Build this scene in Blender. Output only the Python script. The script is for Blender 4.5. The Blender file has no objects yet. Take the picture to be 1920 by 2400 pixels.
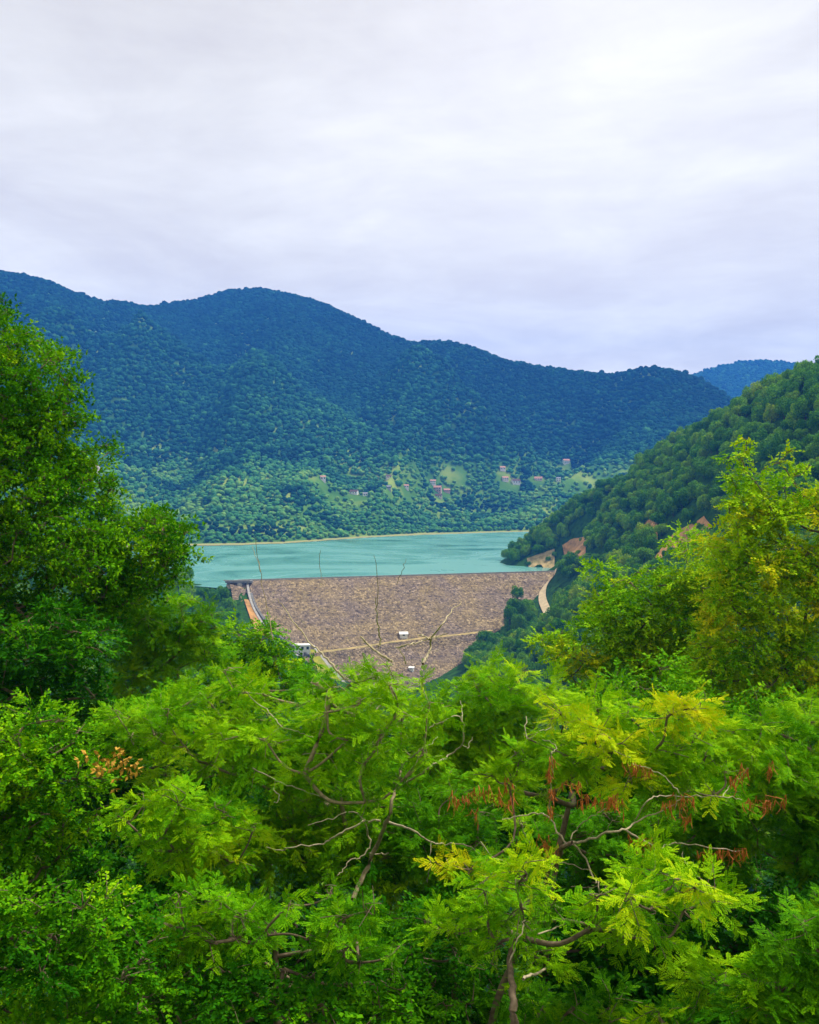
import bpy, math, random
import numpy as np
from mathutils import Vector, Matrix

rng = np.random.default_rng(7)
random.seed(7)
SC = bpy.context.scene
COL = SC.collection

# ------------------------------------------------------------------ camera
W0, H0 = 1920.0, 2400.0
F = 2407.0                       # focal length in photograph pixels
CZ = 72.5                        # eye height above the lake
PITCH = math.atan(70.0 / F)      # looking slightly down
cam_d = bpy.data.cameras.new('camera')
cam = bpy.data.objects.new('camera', cam_d)
COL.objects.link(cam)
cam.location = (0, 0, CZ)
cam.rotation_euler = (math.pi / 2 - PITCH, 0, 0)
cam_d.sensor_fit = 'VERTICAL'
cam_d.sensor_height = 24.0
cam_d.lens = 24.0 * F / H0
cam_d.clip_start = 0.2
cam_d.clip_end = 20000
SC.camera = cam

# ------------------------------------------------------------------ light
SUN_EL, SUN_AZ = math.radians(62), math.radians(70)   # azimuth measured from +Y towards +X
SUN_STRENGTH = 3.4
SKY_STRENGTH = 0.1
EXPOSURE = 0.6
HAZE_DENSITY = 0.0002

world = bpy.data.worlds.new("World")
SC.world = world
world.use_nodes = True
wn, wl = world.node_tree.nodes, world.node_tree.links
wn.clear()
out = wn.new('ShaderNodeOutputWorld')
bg = wn.new('ShaderNodeBackground')
bg.inputs['Strength'].default_value = SKY_STRENGTH
sky = wn.new('ShaderNodeTexSky')
sky.sky_type = 'NISHITA'
sky.sun_disc = False
sky.sun_elevation = SUN_EL
sky.sun_rotation = SUN_AZ
tc = wn.new('ShaderNodeTexCoord')
sep = wn.new('ShaderNodeSeparateXYZ')
wl.new(tc.outputs['Generated'], sep.inputs[0])


def wmath(op, a, b=None, clamp=False):
    n = wn.new('ShaderNodeMath')
    n.operation = op
    n.use_clamp = clamp
    for i, v in enumerate((a, b)):
        if v is None:
            continue
        if isinstance(v, (int, float)):
            n.inputs[i].default_value = v
        else:
            wl.new(v, n.inputs[i])
    return n.outputs[0]


zc = wmath('ADD', wmath('MAXIMUM', sep.outputs['Z'], 0.0), 0.10)
cu = wmath('DIVIDE', sep.outputs['X'], zc)
cv = wmath('DIVIDE', sep.outputs['Y'], zc)
comb = wn.new('ShaderNodeCombineXYZ')
wl.new(cu, comb.inputs[0])
wl.new(cv, comb.inputs[1])


def wnoise(scale, detail, rough, off, dist=0.0):
    m = wn.new('ShaderNodeMapping')
    m.inputs['Location'].default_value = off
    wl.new(comb.outputs[0], m.inputs[0])
    n = wn.new('ShaderNodeTexNoise')
    n.inputs['Scale'].default_value = scale
    n.inputs['Detail'].default_value = detail
    n.inputs['Roughness'].default_value = rough
    n.inputs['Distortion'].default_value = dist
    wl.new(m.outputs[0], n.inputs[0])
    return n.outputs['Fac']


def wramp(v, stops):
    r = wn.new('ShaderNodeValToRGB')
    e = r.color_ramp.elements
    while len(e) < len(stops):
        e.new(0.5)
    for el, (p, c) in zip(e, stops):
        el.position = p
        el.color = c if len(c) == 4 else (*c, 1)
    wl.new(v, r.inputs[0])
    return r.outputs[0]


big = wnoise(0.7, 6, 0.6, (4.3, 0.9, 0.0), 0.9)
fine = wnoise(2.2, 6, 0.65, (0.4, 7.7, 2.0), 0.4)
mixv = wmath('ADD', wmath('MULTIPLY', big, 0.60), wmath('MULTIPLY', fine, 0.40))
cloud = wramp(mixv, [(0.34, (5.75, 5.2, 4.6)), (0.44, (6.25, 5.8, 5.1)), (0.54, (7.0, 6.6, 5.75)), (0.63, (7.8, 7.4, 6.5))])
# brighter cloud round the hidden sun
dotn = wn.new('ShaderNodeVectorMath')
dotn.operation = 'DOT_PRODUCT'
gl_az, gl_el = math.radians(9), math.radians(25)
dotn.inputs[1].default_value = (math.sin(gl_az) * math.cos(gl_el), math.cos(gl_az) * math.cos(gl_el), math.sin(gl_el))
nrm = wn.new('ShaderNodeVectorMath')
nrm.operation = 'NORMALIZE'
wl.new(tc.outputs['Generated'], nrm.inputs[0])
wl.new(nrm.outputs[0], dotn.inputs[0])
glow = wmath('POWER', wmath('MAXIMUM', dotn.outputs['Value'], 0.0), 40.0)
glow = wmath('MULTIPLY', glow, 1.5)
gmix = wn.new('ShaderNodeMix')
gmix.data_type = 'RGBA'
gmix.blend_type = 'ADD'
gmix.inputs['Factor'].default_value = 1.0
gc = wn.new('ShaderNodeCombineXYZ')
for i in range(3):
    wl.new(glow, gc.inputs[i])
wl.new(cloud, gmix.inputs[6])
wl.new(gc.outputs[0], gmix.inputs[7])
hb = wmath('ADD', wmath('MULTIPLY', wmath('POWER', wmath('SUBTRACT', 1.0, wmath('MAXIMUM', sep.outputs['Z'], 0.0)), 6.0), 1.3), 1.0)
hc = wn.new('ShaderNodeVectorMath')
hc.operation = 'SCALE'
wl.new(gmix.outputs[2], hc.inputs[0])
wl.new(hb, hc.inputs['Scale'])
smix = wn.new('ShaderNodeMix')
smix.data_type = 'RGBA'
smix.inputs['Factor'].default_value = 0.95
wl.new(sky.outputs[0], smix.inputs[6])
wl.new(hc.outputs[0], smix.inputs[7])
wl.new(smix.outputs[2], bg.inputs[0])
wl.new(bg.outputs[0], out.inputs[0])

sun_d = bpy.data.lights.new('sun', 'SUN')
sun_d.energy = SUN_STRENGTH
sun_d.angle = math.radians(10)
sun_d.color = (1.0, 0.95, 0.86)
sun = bpy.data.objects.new('sun', sun_d)
COL.objects.link(sun)
sdir = Vector((math.sin(SUN_AZ) * math.cos(SUN_EL), math.cos(SUN_AZ) * math.cos(SUN_EL), math.sin(SUN_EL)))
sun.rotation_euler = sdir.to_track_quat('Z', 'Y').to_euler()
sun.location = (0, 0, 1500)

vs = SC.view_settings
vs.view_transform = 'Standard'
vs.look = 'None'
vs.exposure = EXPOSURE
vs.gamma = 1.0
vs.use_curve_mapping = False
cy = SC.cycles
cy.max_bounces = 7
cy.diffuse_bounces = 2
cy.glossy_bounces = 2
cy.transmission_bounces = 4
cy.transparent_max_bounces = 4
cy.volume_bounces = 0
cy.use_denoising = True


# ------------------------------------------------------------------ helpers
def ray(px, py):
    """direction through a photograph pixel, scaled to advance 1 m along +Y"""
    a, b = (px - W0 / 2) / F, (H0 / 2 - py) / F
    y = math.cos(PITCH) + b * math.sin(PITCH)
    z = b * math.cos(PITCH) - math.sin(PITCH)
    return a / y, z / y


def P(px, py, Y):
    dx, dz = ray(px, py)
    return np.array((dx * Y, Y, CZ + dz * Y))


D = 1920.0 / 1725.0


def PD(x, y, Y):
    return P(x * D, y * D, Y)


def vnoise(x, y, seed=0):
    """smooth value noise, vectorised"""
    xi, yi = np.floor(x).astype(np.int64), np.floor(y).astype(np.int64)
    xf, yf = x - xi, y - yi

    def h(a, b):
        n = (a * 374761393 + b * 668265263 + seed * 974711) & 0x7fffffff
        n = ((n ^ (n >> 13)) * 1274126177) & 0x7fffffff
        n = n ^ (n >> 16)
        return (n & 0xffff) / 65535.0
    u, v = xf * xf * (3 - 2 * xf), yf * yf * (3 - 2 * yf)
    return (h(xi, yi) * (1 - u) + h(xi + 1, yi) * u) * (1 - v) + (h(xi, yi + 1) * (1 - u) + h(xi + 1, yi + 1) * u) * v


def fbm(x, y, seed=0, oct=4):
    s, a, t = 0, 1.0, 0
    for o in range(oct):
        s = s + a * (vnoise(x * 2 ** o, y * 2 ** o, seed + o) - 0.5)
        t += a
        a *= 0.5
    return s / t * 2


def mesh_np(name, V, Fc, mats, face_attr=None, smooth=False, mat_idx=None):
    V = np.ascontiguousarray(V, dtype=np.float32)
    Fc = np.ascontiguousarray(Fc, dtype=np.int32)
    me = bpy.data.meshes.new(name)
    k = Fc.shape[1]
    me.vertices.add(len(V))
    me.vertices.foreach_set('co', V.ravel())
    me.loops.add(Fc.size)
    me.loops.foreach_set('vertex_index', Fc.ravel())
    me.polygons.add(len(Fc))
    me.polygons.foreach_set('loop_start', np.arange(0, Fc.size, k, dtype=np.int32))
    if mat_idx is not None:
        me.polygons.foreach_set('material_index', np.asarray(mat_idx, dtype=np.int32))
    me.update(calc_edges=True)
    if smooth:
        me.polygons.foreach_set('use_smooth', np.ones(len(Fc), dtype=bool))
    for m in (mats if isinstance(mats, (list, tuple)) else [mats]):
        me.materials.append(m)
    if face_attr is not None:
        at = me.attributes.new('tint', 'FLOAT', 'FACE')
        at.data.foreach_set('value', np.asarray(face_attr, dtype=np.float32))
    return me


def link(name, me, parent=None):
    o = bpy.data.objects.new(name, me)
    COL.objects.link(o)
    if parent is not None:
        o.parent = parent
    return o


def thing(name, label, cat, loc=(0, 0, 0), rz=0.0, group=None):
    o = bpy.data.objects.new(name, None)
    COL.objects.link(o)
    o.location = loc
    o.rotation_euler = (0, 0, rz)
    o.empty_display_size = 0.5
    o['label'] = label
    o['category'] = cat
    if group:
        o['group'] = group
    return o


def structure(name, me, label):
    o = link(name, me)
    o['kind'] = 'structure'
    o['label'] = label
    o['category'] = name.replace('_', ' ')
    return o


class MB:
    """collects boxes, prisms and tubes (quads and tris) into one mesh"""

    def __init__(self):
        self.v, self.f = [], []

    def add(self, vs, fs):
        b = len(self.v)
        self.v += [tuple(p) for p in vs]
        self.f += [tuple(i + b for i in f) for f in fs]

    def box(self, x0, x1, y0, y1, z0, z1):
        vs = [(x0, y0, z0), (x1, y0, z0), (x1, y1, z0), (x0, y1, z0), (x0, y0, z1), (x1, y0, z1), (x1, y1, z1), (x0, y1, z1)]
        self.add(vs, [(0, 3, 2, 1), (4, 5, 6, 7), (0, 1, 5, 4), (1, 2, 6, 5), (2, 3, 7, 6), (3, 0, 4, 7)])

    def build(self, name, mat, parent=None):
        me = bpy.data.meshes.new(name)
        me.from_pydata(self.v, [], self.f)
        me.materials.append(mat)
        me.update()
        return link(name, me, parent)


def tube_np(path, radii, sides=6):
    path = np.asarray(path, float)
    n = len(path)
    tan = np.gradient(path, axis=0)
    tan /= np.linalg.norm(tan, axis=1, keepdims=True) + 1e-9
    ref = np.where(np.abs(tan[:, 2:3]) > 0.9, np.array([[1.0, 0, 0]]), np.array([[0, 0, 1.0]]))
    a = np.cross(tan, ref)
    a /= np.linalg.norm(a, axis=1, keepdims=True) + 1e-9
    b = np.cross(tan, a)
    th = np.arange(sides) * 2 * math.pi / sides
    r = np.asarray(radii, float)[:, None, None]
    V = path[:, None, :] + r * (np.cos(th)[None, :, None] * a[:, None, :] + np.sin(th)[None, :, None] * b[:, None, :])
    i = np.arange(n - 1)[:, None] * sides
    j = np.arange(sides)[None, :]
    j2 = (j + 1) % sides
    Fq = np.stack([i + j, i + j2, i + sides + j2, i + sides + j], axis=-1).reshape(-1, 4)
    return V.reshape(-1, 3), Fq


def merge(parts):
    Vs, Fs, b = [], [], 0
    for V, Fq in parts:
        Vs.append(V)
        Fs.append(Fq + b)
        b += len(V)
    return np.concatenate(Vs), np.concatenate(Fs)


def smooth_path(pts, n=6, wob=0.0, r=None):
    """Catmull-Rom through pts"""
    p = np.asarray(pts, float)
    if len(p) < 2:
        return p
    q = np.vstack([2 * p[0] - p[1], p, 2 * p[-1] - p[-2]])
    o = []
    for i in range(1, len(q) - 2):
        for t in np.linspace(0, 1, n, endpoint=False):
            o.append(0.5 * ((2 * q[i]) + (-q[i - 1] + q[i + 1]) * t + (2 * q[i - 1] - 5 * q[i] + 4 * q[i + 1] - q[i + 2]) * t * t + (-q[i - 1] + 3 * q[i] - 3 * q[i + 1] + q[i + 2]) * t ** 3))
    o.append(p[-1])
    o = np.array(o)
    if wob:
        o[1:-1] += rng.normal(0, wob, (len(o) - 2, 3))
    return o


# ------------------------------------------------------------------ materials
def new_mat(name):
    m = bpy.data.materials.new(name)
    m.use_nodes = True
    n, l = m.node_tree.nodes, m.node_tree.links
    n.clear()
    o = n.new('ShaderNodeOutputMaterial')
    return m, n, l, o


def N(n, l, kind, ins=None, **props):
    nd = n.new(kind)
    for k, v in props.items():
        setattr(nd, k, v)
    for k, v in (ins or {}).items():
        if hasattr(v, 'is_linked') or hasattr(v, 'links'):
            l.new(v, nd.inputs[k])
        else:
            nd.inputs[k].default_value = v
    return nd


def ramp(n, l, fac, stops, interp='LINEAR'):
    r = n.new('ShaderNodeValToRGB')
    r.color_ramp.interpolation = interp
    e = r.color_ramp.elements
    while len(e) < len(stops):
        e.new(0.5)
    for el, (p, c) in zip(e, stops):
        el.position = p
        el.color = (*c, 1)
    l.new(fac, r.inputs[0])
    return r.outputs[0]


def leaf_mat(name, stops, trans=0.35, instancer=False, rough=0.6, noise_scale=None, spec=0.03):
    m, n, l, o = new_mat(name)
    at = n.new('ShaderNodeAttribute')
    at.attribute_name = 'tint'
    at.attribute_type = 'INSTANCER' if instancer else 'GEOMETRY'
    fac = at.outputs['Fac']
    if noise_scale:
        g = n.new('ShaderNodeNewGeometry')
        nz = N(n, l, 'ShaderNodeTexNoise', {'Vector': g.outputs['Position'], 'Scale': noise_scale, 'Detail': 3.0})
        a = N(n, l, 'ShaderNodeMath', {0: nz.outputs['Fac'], 1: 0.5}, operation='SUBTRACT')
        b = N(n, l, 'ShaderNodeMath', {0: a.outputs[0], 1: 0.7}, operation='MULTIPLY')
        fac = N(n, l, 'ShaderNodeMath', {0: b.outputs[0], 1: fac}, operation='ADD').outputs[0]
    c = ramp(n, l, fac, stops)
    p = N(n, l, 'ShaderNodeBsdfPrincipled', {'Base Color': c, 'Roughness': rough, 'Specular IOR Level': spec})
    if trans > 0:
        t = N(n, l, 'ShaderNodeBsdfTranslucent', {'Color': c})
        mx = N(n, l, 'ShaderNodeMixShader', {0: trans, 1: p.outputs[0], 2: t.outputs[0]})
        l.new(mx.outputs[0], o.inputs[0])
    else:
        l.new(p.outputs[0], o.inputs[0])
    return m


def plain_mat(name, col, rough=0.8, vary=0.25, scale=2.0, spec=0.2, bump=0.0, col2=None):
    m, n, l, o = new_mat(name)
    g = n.new('ShaderNodeNewGeometry')
    nz = N(n, l, 'ShaderNodeTexNoise', {'Vector': g.outputs['Position'], 'Scale': scale, 'Detail': 5.0, 'Roughness': 0.6})
    lo = col2 or tuple(v * (1 - vary) for v in col)
    hi = tuple(min(1, v * (1 + vary)) for v in col)
    c = ramp(n, l, nz.outputs['Fac'], [(0.3, lo), (0.7, hi)])
    p = N(n, l, 'ShaderNodeBsdfPrincipled', {'Base Color': c, 'Roughness': rough, 'Specular IOR Level': spec})
    if bump:
        b = N(n, l, 'ShaderNodeBump', {'Strength': bump, 'Height': nz.outputs['Fac']})
        l.new(b.outputs[0], p.inputs['Normal'])
    l.new(p.outputs[0], o.inputs[0])
    return m


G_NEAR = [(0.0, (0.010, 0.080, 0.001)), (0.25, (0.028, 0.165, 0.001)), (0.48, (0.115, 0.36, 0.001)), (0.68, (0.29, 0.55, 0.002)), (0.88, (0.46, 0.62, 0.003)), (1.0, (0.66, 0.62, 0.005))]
G_MID = [(0.0, (0.016, 0.085, 0.002)), (0.30, (0.042, 0.19, 0.002)), (0.60, (0.16, 0.37, 0.002)), (1.0, (0.40, 0.50, 0.003))]
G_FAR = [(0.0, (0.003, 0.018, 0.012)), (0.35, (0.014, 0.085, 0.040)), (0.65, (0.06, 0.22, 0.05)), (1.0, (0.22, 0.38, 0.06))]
M = {}
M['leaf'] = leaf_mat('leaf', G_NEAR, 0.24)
M['leaf_mid'] = leaf_mat('leaf_mid', G_MID, 0.25)
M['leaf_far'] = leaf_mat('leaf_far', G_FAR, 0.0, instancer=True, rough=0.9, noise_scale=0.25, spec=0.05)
M['bark'] = plain_mat('bark', (0.16, 0.12, 0.075), 0.85, 0.5, 14.0, bump=0.4)
M['bark_tan'] = plain_mat('bark_tan', (0.27, 0.22, 0.12), 0.85, 0.4, 16.0, bump=0.3)
M['bark_pale'] = plain_mat('bark_pale', (0.40, 0.34, 0.21), 0.8, 0.4, 18.0, bump=0.3)
M['bark_dark'] = plain_mat('bark_dark', (0.06, 0.045, 0.03), 0.9, 0.4, 10.0)
M['pod'] = plain_mat('pod', (0.40, 0.12, 0.018), 0.6, 0.5, 30.0)
M['dead_leaf'] = plain_mat('dead_leaf', (0.48, 0.27, 0.03), 0.8, 0.4, 20.0)
M['concrete'] = plain_mat('concrete', (0.42, 0.40, 0.36), 0.85, 0.25, 0.6)
M['concrete_dark'] = plain_mat('concrete_dark', (0.20, 0.20, 0.19), 0.85, 0.3, 0.5)
M['pale_rock'] = plain_mat('pale_rock', (0.62, 0.52, 0.38), 0.9, 0.35, 0.4, bump=0.5)
M['white_paint'] = plain_mat('white_paint', (0.88, 0.86, 0.82), 0.7, 0.06, 1.0)
M['cream'] = plain_mat('cream', (0.72, 0.62, 0.50), 0.8, 0.12, 1.0)
M['pink'] = plain_mat('pink', (0.85, 0.74, 0.69), 0.8, 0.12, 1.0)
M['brick'] = plain_mat('brick', (0.62, 0.42, 0.35), 0.85, 0.25, 1.5)
M['grey_wall'] = plain_mat('grey_wall', (0.40, 0.38, 0.36), 0.85, 0.15, 1.0)
M['roof_red'] = plain_mat('roof_red', (0.52, 0.27, 0.19), 0.8, 0.3, 1.5)
M['roof_brown'] = plain_mat('roof_brown', (0.13, 0.075, 0.055), 0.8, 0.3, 1.5)
M['roof_grey'] = plain_mat('roof_grey', (0.30, 0.30, 0.32), 0.6, 0.2, 1.5)
M['window'] = plain_mat('window', (0.03, 0.035, 0.045), 0.2, 0.2, 1.0, spec=0.5)
M['dirt_road'] = plain_mat('dirt_road', (0.60, 0.47, 0.27), 0.95, 0.18, 0.35)
M['red_soil'] = plain_mat('red_soil', (0.50, 0.26, 0.085), 0.95, 0.35, 0.22, bump=0.6, col2=(0.24, 0.14, 0.05))
M['tan_soil'] = plain_mat('tan_soil', (0.46, 0.33, 0.14), 0.95, 0.35, 0.25, bump=0.4, col2=(0.18, 0.17, 0.05))
M['dry_grass'] = plain_mat('dry_grass', (0.34, 0.31, 0.02), 0.95, 0.3, 0.35, col2=(0.16, 0.22, 0.012))


def rock_mat():
    m, n, l, o = new_mat('rockfill')
    g = n.new('ShaderNodeNewGeometry')
    v = N(n, l, 'ShaderNodeTexVoronoi', {'Vector': g.outputs['Position'], 'Scale': 0.85})
    sp = N(n, l, 'ShaderNodeSeparateColor', {0: v.outputs['Color']})
    c = ramp(n, l, sp.outputs[0], [(0.0, (0.095, 0.076, 0.052)), (0.2, (0.175, 0.143, 0.096)), (0.5, (0.225, 0.186, 0.122)), (0.8, (0.285, 0.238, 0.145)), (1.0, (0.43, 0.36, 0.25))])
    nz = N(n, l, 'ShaderNodeTexNoise', {'Vector': g.outputs['Position'], 'Scale': 0.06, 'Detail': 4.0})
    tone = ramp(n, l, nz.outputs['Fac'], [(0.35, (0.88, 0.80, 0.88)), (0.65, (1.12, 1.0, 0.80))])
    mm = N(n, l, 'ShaderNodeMix', {0: 1.0, 6: c, 7: tone}, data_type='RGBA', blend_type='MULTIPLY')
    # placed in lifts: faint level bands
    sx = N(n, l, 'ShaderNodeSeparateXYZ', {0: g.outputs['Position']})
    bz = N(n, l, 'ShaderNodeTexNoise', {'W': sx.outputs['Z'], 'Scale': 0.55, 'Detail': 3.0}, noise_dimensions='1D')
    bt = ramp(n, l, bz.outputs['Fac'], [(0.35, (0.84, 0.83, 0.85)), (0.65, (1.14, 1.13, 1.08))])
    mm = N(n, l, 'ShaderNodeMix', {0: 1.0, 6: mm.outputs[2], 7: bt}, data_type='RGBA', blend_type='MULTIPLY')
    # weeds growing between the stones
    wz = N(n, l, 'ShaderNodeTexNoise', {'Vector': g.outputs['Position'], 'Scale': 0.22, 'Detail': 6.0, 'Roughness': 0.75})
    wf = ramp(n, l, wz.outputs['Fac'], [(0.60, (0, 0, 0)), (0.70, (0.55, 0.55, 0.55))])
    mw = N(n, l, 'ShaderNodeMix', {0: wf, 6: mm.outputs[2], 7: (0.30, 0.27, 0.05, 1)}, data_type='RGBA')
    p = N(n, l, 'ShaderNodeBsdfPrincipled', {'Base Color': mw.outputs[2], 'Roughness': 0.9, 'Specular IOR Level': 0.15})
    b = N(n, l, 'ShaderNodeBump', {'Strength': 0.8, 'Distance': 0.7, 'Height': v.outputs['Distance']}, invert=True)
    l.new(b.outputs[0], p.inputs['Normal'])
    l.new(p.outputs[0], o.inputs[0])
    return m


M['rockfill'] = rock_mat()


def water_mat():
    m, n, l, o = new_mat('water')
    g = n.new('ShaderNodeNewGeometry')
    mp = N(n, l, 'ShaderNodeMapping', {'Vector': g.outputs['Position'], 'Scale': (0.007, 0.008, 1.0), 'Rotation': (0, 0, 0.35)})
    nz = N(n, l, 'ShaderNodeTexNoise', {'Vector': mp.outputs[0], 'Scale': 1.0, 'Detail': 5.0, 'Roughness': 0.55, 'Distortion': 1.4})
    c = ramp(n, l, nz.outputs['Fac'], [(0.30, (0.05, 0.23, 0.20)), (0.40, (0.12, 0.36, 0.30)), (0.7, (0.17, 0.42, 0.345))])
    rg = ramp(n, l, nz.outputs['Fac'], [(0.34, (0.12, 0.12, 0.12)), (0.55, (0.30, 0.30, 0.30))])
    rp = N(n, l, 'ShaderNodeTexNoise', {'Vector': g.outputs['Position'], 'Scale': 0.55, 'Detail': 4.0, 'Roughness': 0.7})
    b = N(n, l, 'ShaderNodeBump', {'Strength': 0.35, 'Distance': 0.5, 'Height': rp.outputs['Fac']})
    p = N(n, l, 'ShaderNodeBsdfPrincipled', {'Base Color': c, 'Roughness': rg, 'IOR': 1.33, 'Specular IOR Level': 0.5, 'Normal': b.outputs[0]})
    l.new(p.outputs[0], o.inputs[0])
    return m


M['water'] = water_mat()


def far_ground_mat():
    m, n, l, o = new_mat('mountain_ground')
    g = n.new('ShaderNodeNewGeometry')
    sp = N(n, l, 'ShaderNodeSeparateXYZ', {0: g.outputs['Position']})
    nz = N(n, l, 'ShaderNodeTexNoise', {'Vector': g.outputs['Position'], 'Scale': 0.012, 'Detail': 5.0})
    c = ramp(n, l, nz.outputs['Fac'], [(0.35, (0.010, 0.035, 0.012)), (0.55, (0.05, 0.14, 0.02)), (0.68, (0.22, 0.33, 0.05))])
    zf = N(n, l, 'ShaderNodeMapRange', {0: sp.outputs['Z'], 1: 0.85, 2: 1.1})
    # the lower slopes are meadow and orchard, the upper ones forest floor
    lf = N(n, l, 'ShaderNodeMapRange', {0: sp.outputs['Z'], 1: 170.0, 2: 90.0})
    md = ramp(n, l, nz.outputs['Fac'], [(0.35, (0.04, 0.13, 0.02)), (0.5, (0.09, 0.21, 0.025)), (0.65, (0.26, 0.34, 0.06))])
    cm = N(n, l, 'ShaderNodeMix', {0: lf.outputs[0], 6: c, 7: md}, data_type='RGBA')
    mx = N(n, l, 'ShaderNodeMix', {0: zf.outputs[0], 6: (0.33, 0.33, 0.12, 1), 7: cm.outputs[2]}, data_type='RGBA')
    p = N(n, l, 'ShaderNodeBsdfPrincipled', {'Base Color': mx.outputs[2], 'Roughness': 0.95, 'Specular IOR Level': 0.05})
    l.new(p.outputs[0], o.inputs[0])
    return m


M['far_ground'] = far_ground_mat()
M['near_ground'] = plain_mat('near_ground', (0.028, 0.085, 0.010), 0.95, 0.5, 0.25, spec=0.02, col2=(0.012, 0.035, 0.005))

# ------------------------------------------------------------------ terrain: far range
SKY_PX = np.array([-700, -300, 0, 67, 156, 245, 367, 445, 523, 612, 668, 768, 846, 913, 968, 1007, 1057, 1124, 1202, 1280, 1347, 1436, 1480, 1525, 1572, 1625, 1692, 1740, 1830, 2000, 2700], float)
SKY_PY = np.array([560, 590, 627, 640, 673, 703, 718, 705, 685, 676, 685, 712, 746, 779, 799, 796, 795, 818, 843, 855, 863, 870, 857, 852, 859, 877, 913, 950, 1000, 1040, 1060], float)
SHORE_PX = np.array([-700, 0, 440, 560, 680, 760, 860, 1000, 1200, 1400, 2700], float)
SHORE_PY = np.array([1292, 1286, 1277, 1275, 1270, 1264, 1258, 1252, 1246, 1243, 1240], float)
RD_PX = np.array([-700, 0, 250, 367, 480, 650, 900, 1010, 1300, 1525, 1700, 2700], float)
RD_Y = np.array([2300, 2400, 2500, 2750, 2900, 2800, 2650, 2500, 2450, 2300, 2250, 2200], float)
PU = np.array([0, 0.03, 0.10, 0.34, 0.44, 0.62, 0.80, 1.0, 1.15, 1.4])
PZ = np.array([0, 0.009, 0.038, 0.155, 0.215, 0.43, 0.70, 1.0, 0.93, 0.6])


SPURS = [
    (np.array([-700, 0, 245, 367, 480, 560, 700, 830, 950, 1100], float), np.array([810, 770, 785, 806, 836, 872, 945, 1020, 1085, 1170], float), np.array([1900, 1980, 2080, 2120, 2080, 2040, 1960, 1880, 1800, 1750], float)),
    (np.array([700, 850, 968, 1057, 1150, 1300, 1420], float), np.array([1200, 960, 850, 880, 945, 1040, 1120], float), np.array([2150, 2180, 2200, 2150, 2080, 2000, 1950], float)),
]


def sm_interp(x, xp, fp, w):
    """interp blurred over +-w"""
    return sum(np.interp(x + k * w, xp, fp) for k in (-1, -0.5, 0, 0.5, 1)) / 5


def far_h(x, y):
    x, y = np.asarray(x, float), np.asarray(y, float)
    px = W0 / 2 + F * x / y
    dzs = (1130 - np.interp(px, SHORE_PX, SHORE_PY)) / F
    ys = CZ / -dzs + 14 * fbm(px / 60.0, px * 0 + 3.3, 5, 3)
    yr = sm_interp(px, RD_PX, RD_Y, 60)
    zr = CZ + (1130 - sm_interp(px, SKY_PX, SKY_PY, 10)) / F * yr - 8
    u = (y - ys) / (yr - ys)
    z = sm_interp(u, PU, PZ, 0.025) * zr
    z = np.where(u < 0, u * 200, z)
    # nearer spurs whose crests cross in front of the main slope
    for fp, fy, fd in SPURS:
        pyf = sm_interp(px, fp, fy, 12)
        yf = np.interp(px, fp, fd)
        zf = CZ + (1130 - pyf) / F * yf - 7
        uf = (y - ys) / (yf - ys)
        z = np.maximum(z, sm_interp(uf, [0, 0.12, 0.42, 0.55, 0.8, 1.0, 1.25, 1.6], [0, 0.035, 0.16, 0.26, 0.66, 1.0, 0.72, 0.2], 0.02) * zf)
    env = np.clip(u * (1.03 - u) * 4, 0, 1)
    shear = px + 330 * (1 - u)
    spur = np.abs(fbm(shear / 330.0, u * 0.8 + 2.0, 11, 3))
    z = z + env * (60 - 210 * spur) * np.clip(zr / 500, 0.3, 1.2)
    low = np.clip(1 - np.abs(u - 0.22) / 0.22, 0, 1)
    z = z + low * 16 * fbm(x / 120.0, y / 120.0, 21, 3)
    z = z + 7 * env * fbm(x / 60.0, y / 60.0, 31, 3)
    return np.where(u < -0.02, np.minimum(z, -2), np.where(u < 0.008, z, np.maximum(z, 1.15))), u


# grid in (azimuth, distance)
apx = np.linspace(-650, 2600, 420)
ay = np.concatenate([np.linspace(1100, 1500, 60), np.linspace(1512, 3300, 150)])
GA, GY = np.meshgrid((apx - W0 / 2) / F, ay)
GX = GA * GY
GZ, _u = far_h(GX, GY)


def grid_faces(nr, nc):
    i = np.arange(nr - 1)[:, None] * nc
    j = np.arange(nc - 1)[None, :]
    return np.stack([i + j, i + j + 1, i + nc + j + 1, i + nc + j], -1).reshape(-1, 4)


V = np.stack([GX, GY, GZ], -1).reshape(-1, 3)
structure('mountain', mesh_np('mountain', V, grid_faces(*GX.shape), M['far_ground'], smooth=True),
          'long forested mountain range rising beyond the turquoise lake')

# the fainter mountain behind, upper right
DM_PX = np.array([1300, 1500, 1625, 1692, 1747, 1803, 1881, 1920, 2050, 2400], float)
DM_PY = np.array([960, 915, 880, 859, 849, 849, 857, 862, 890, 960], float)


def dist_h(x, y):
    px = W0 / 2 + F * x / y
    zr = CZ + (1130 - sm_interp(px, DM_PX, DM_PY, 12)) / F * 4300
    u = (y - 3300) / 1000.0
    return np.interp(u, [0, 1.0, 1.6], [0.12, 1.0, 0.6]) * zr + 25 * np.clip(u * (1 - u) * 4, 0, 1) * fbm(x / 260.0, y / 260.0, 41, 4)


GA, GY = np.meshgrid((np.linspace(1250, 2500, 120) - W0 / 2) / F, np.linspace(3300, 4800, 60))
GX = GA * GY
V = np.stack([GX, GY, dist_h(GX, GY)], -1).reshape(-1, 3)
structure('distant_mountain', mesh_np('distant_mountain', V, grid_faces(*GX.shape), M['far_ground'], smooth=True),
          'faint blue mountain farthest off at the upper right')

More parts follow.
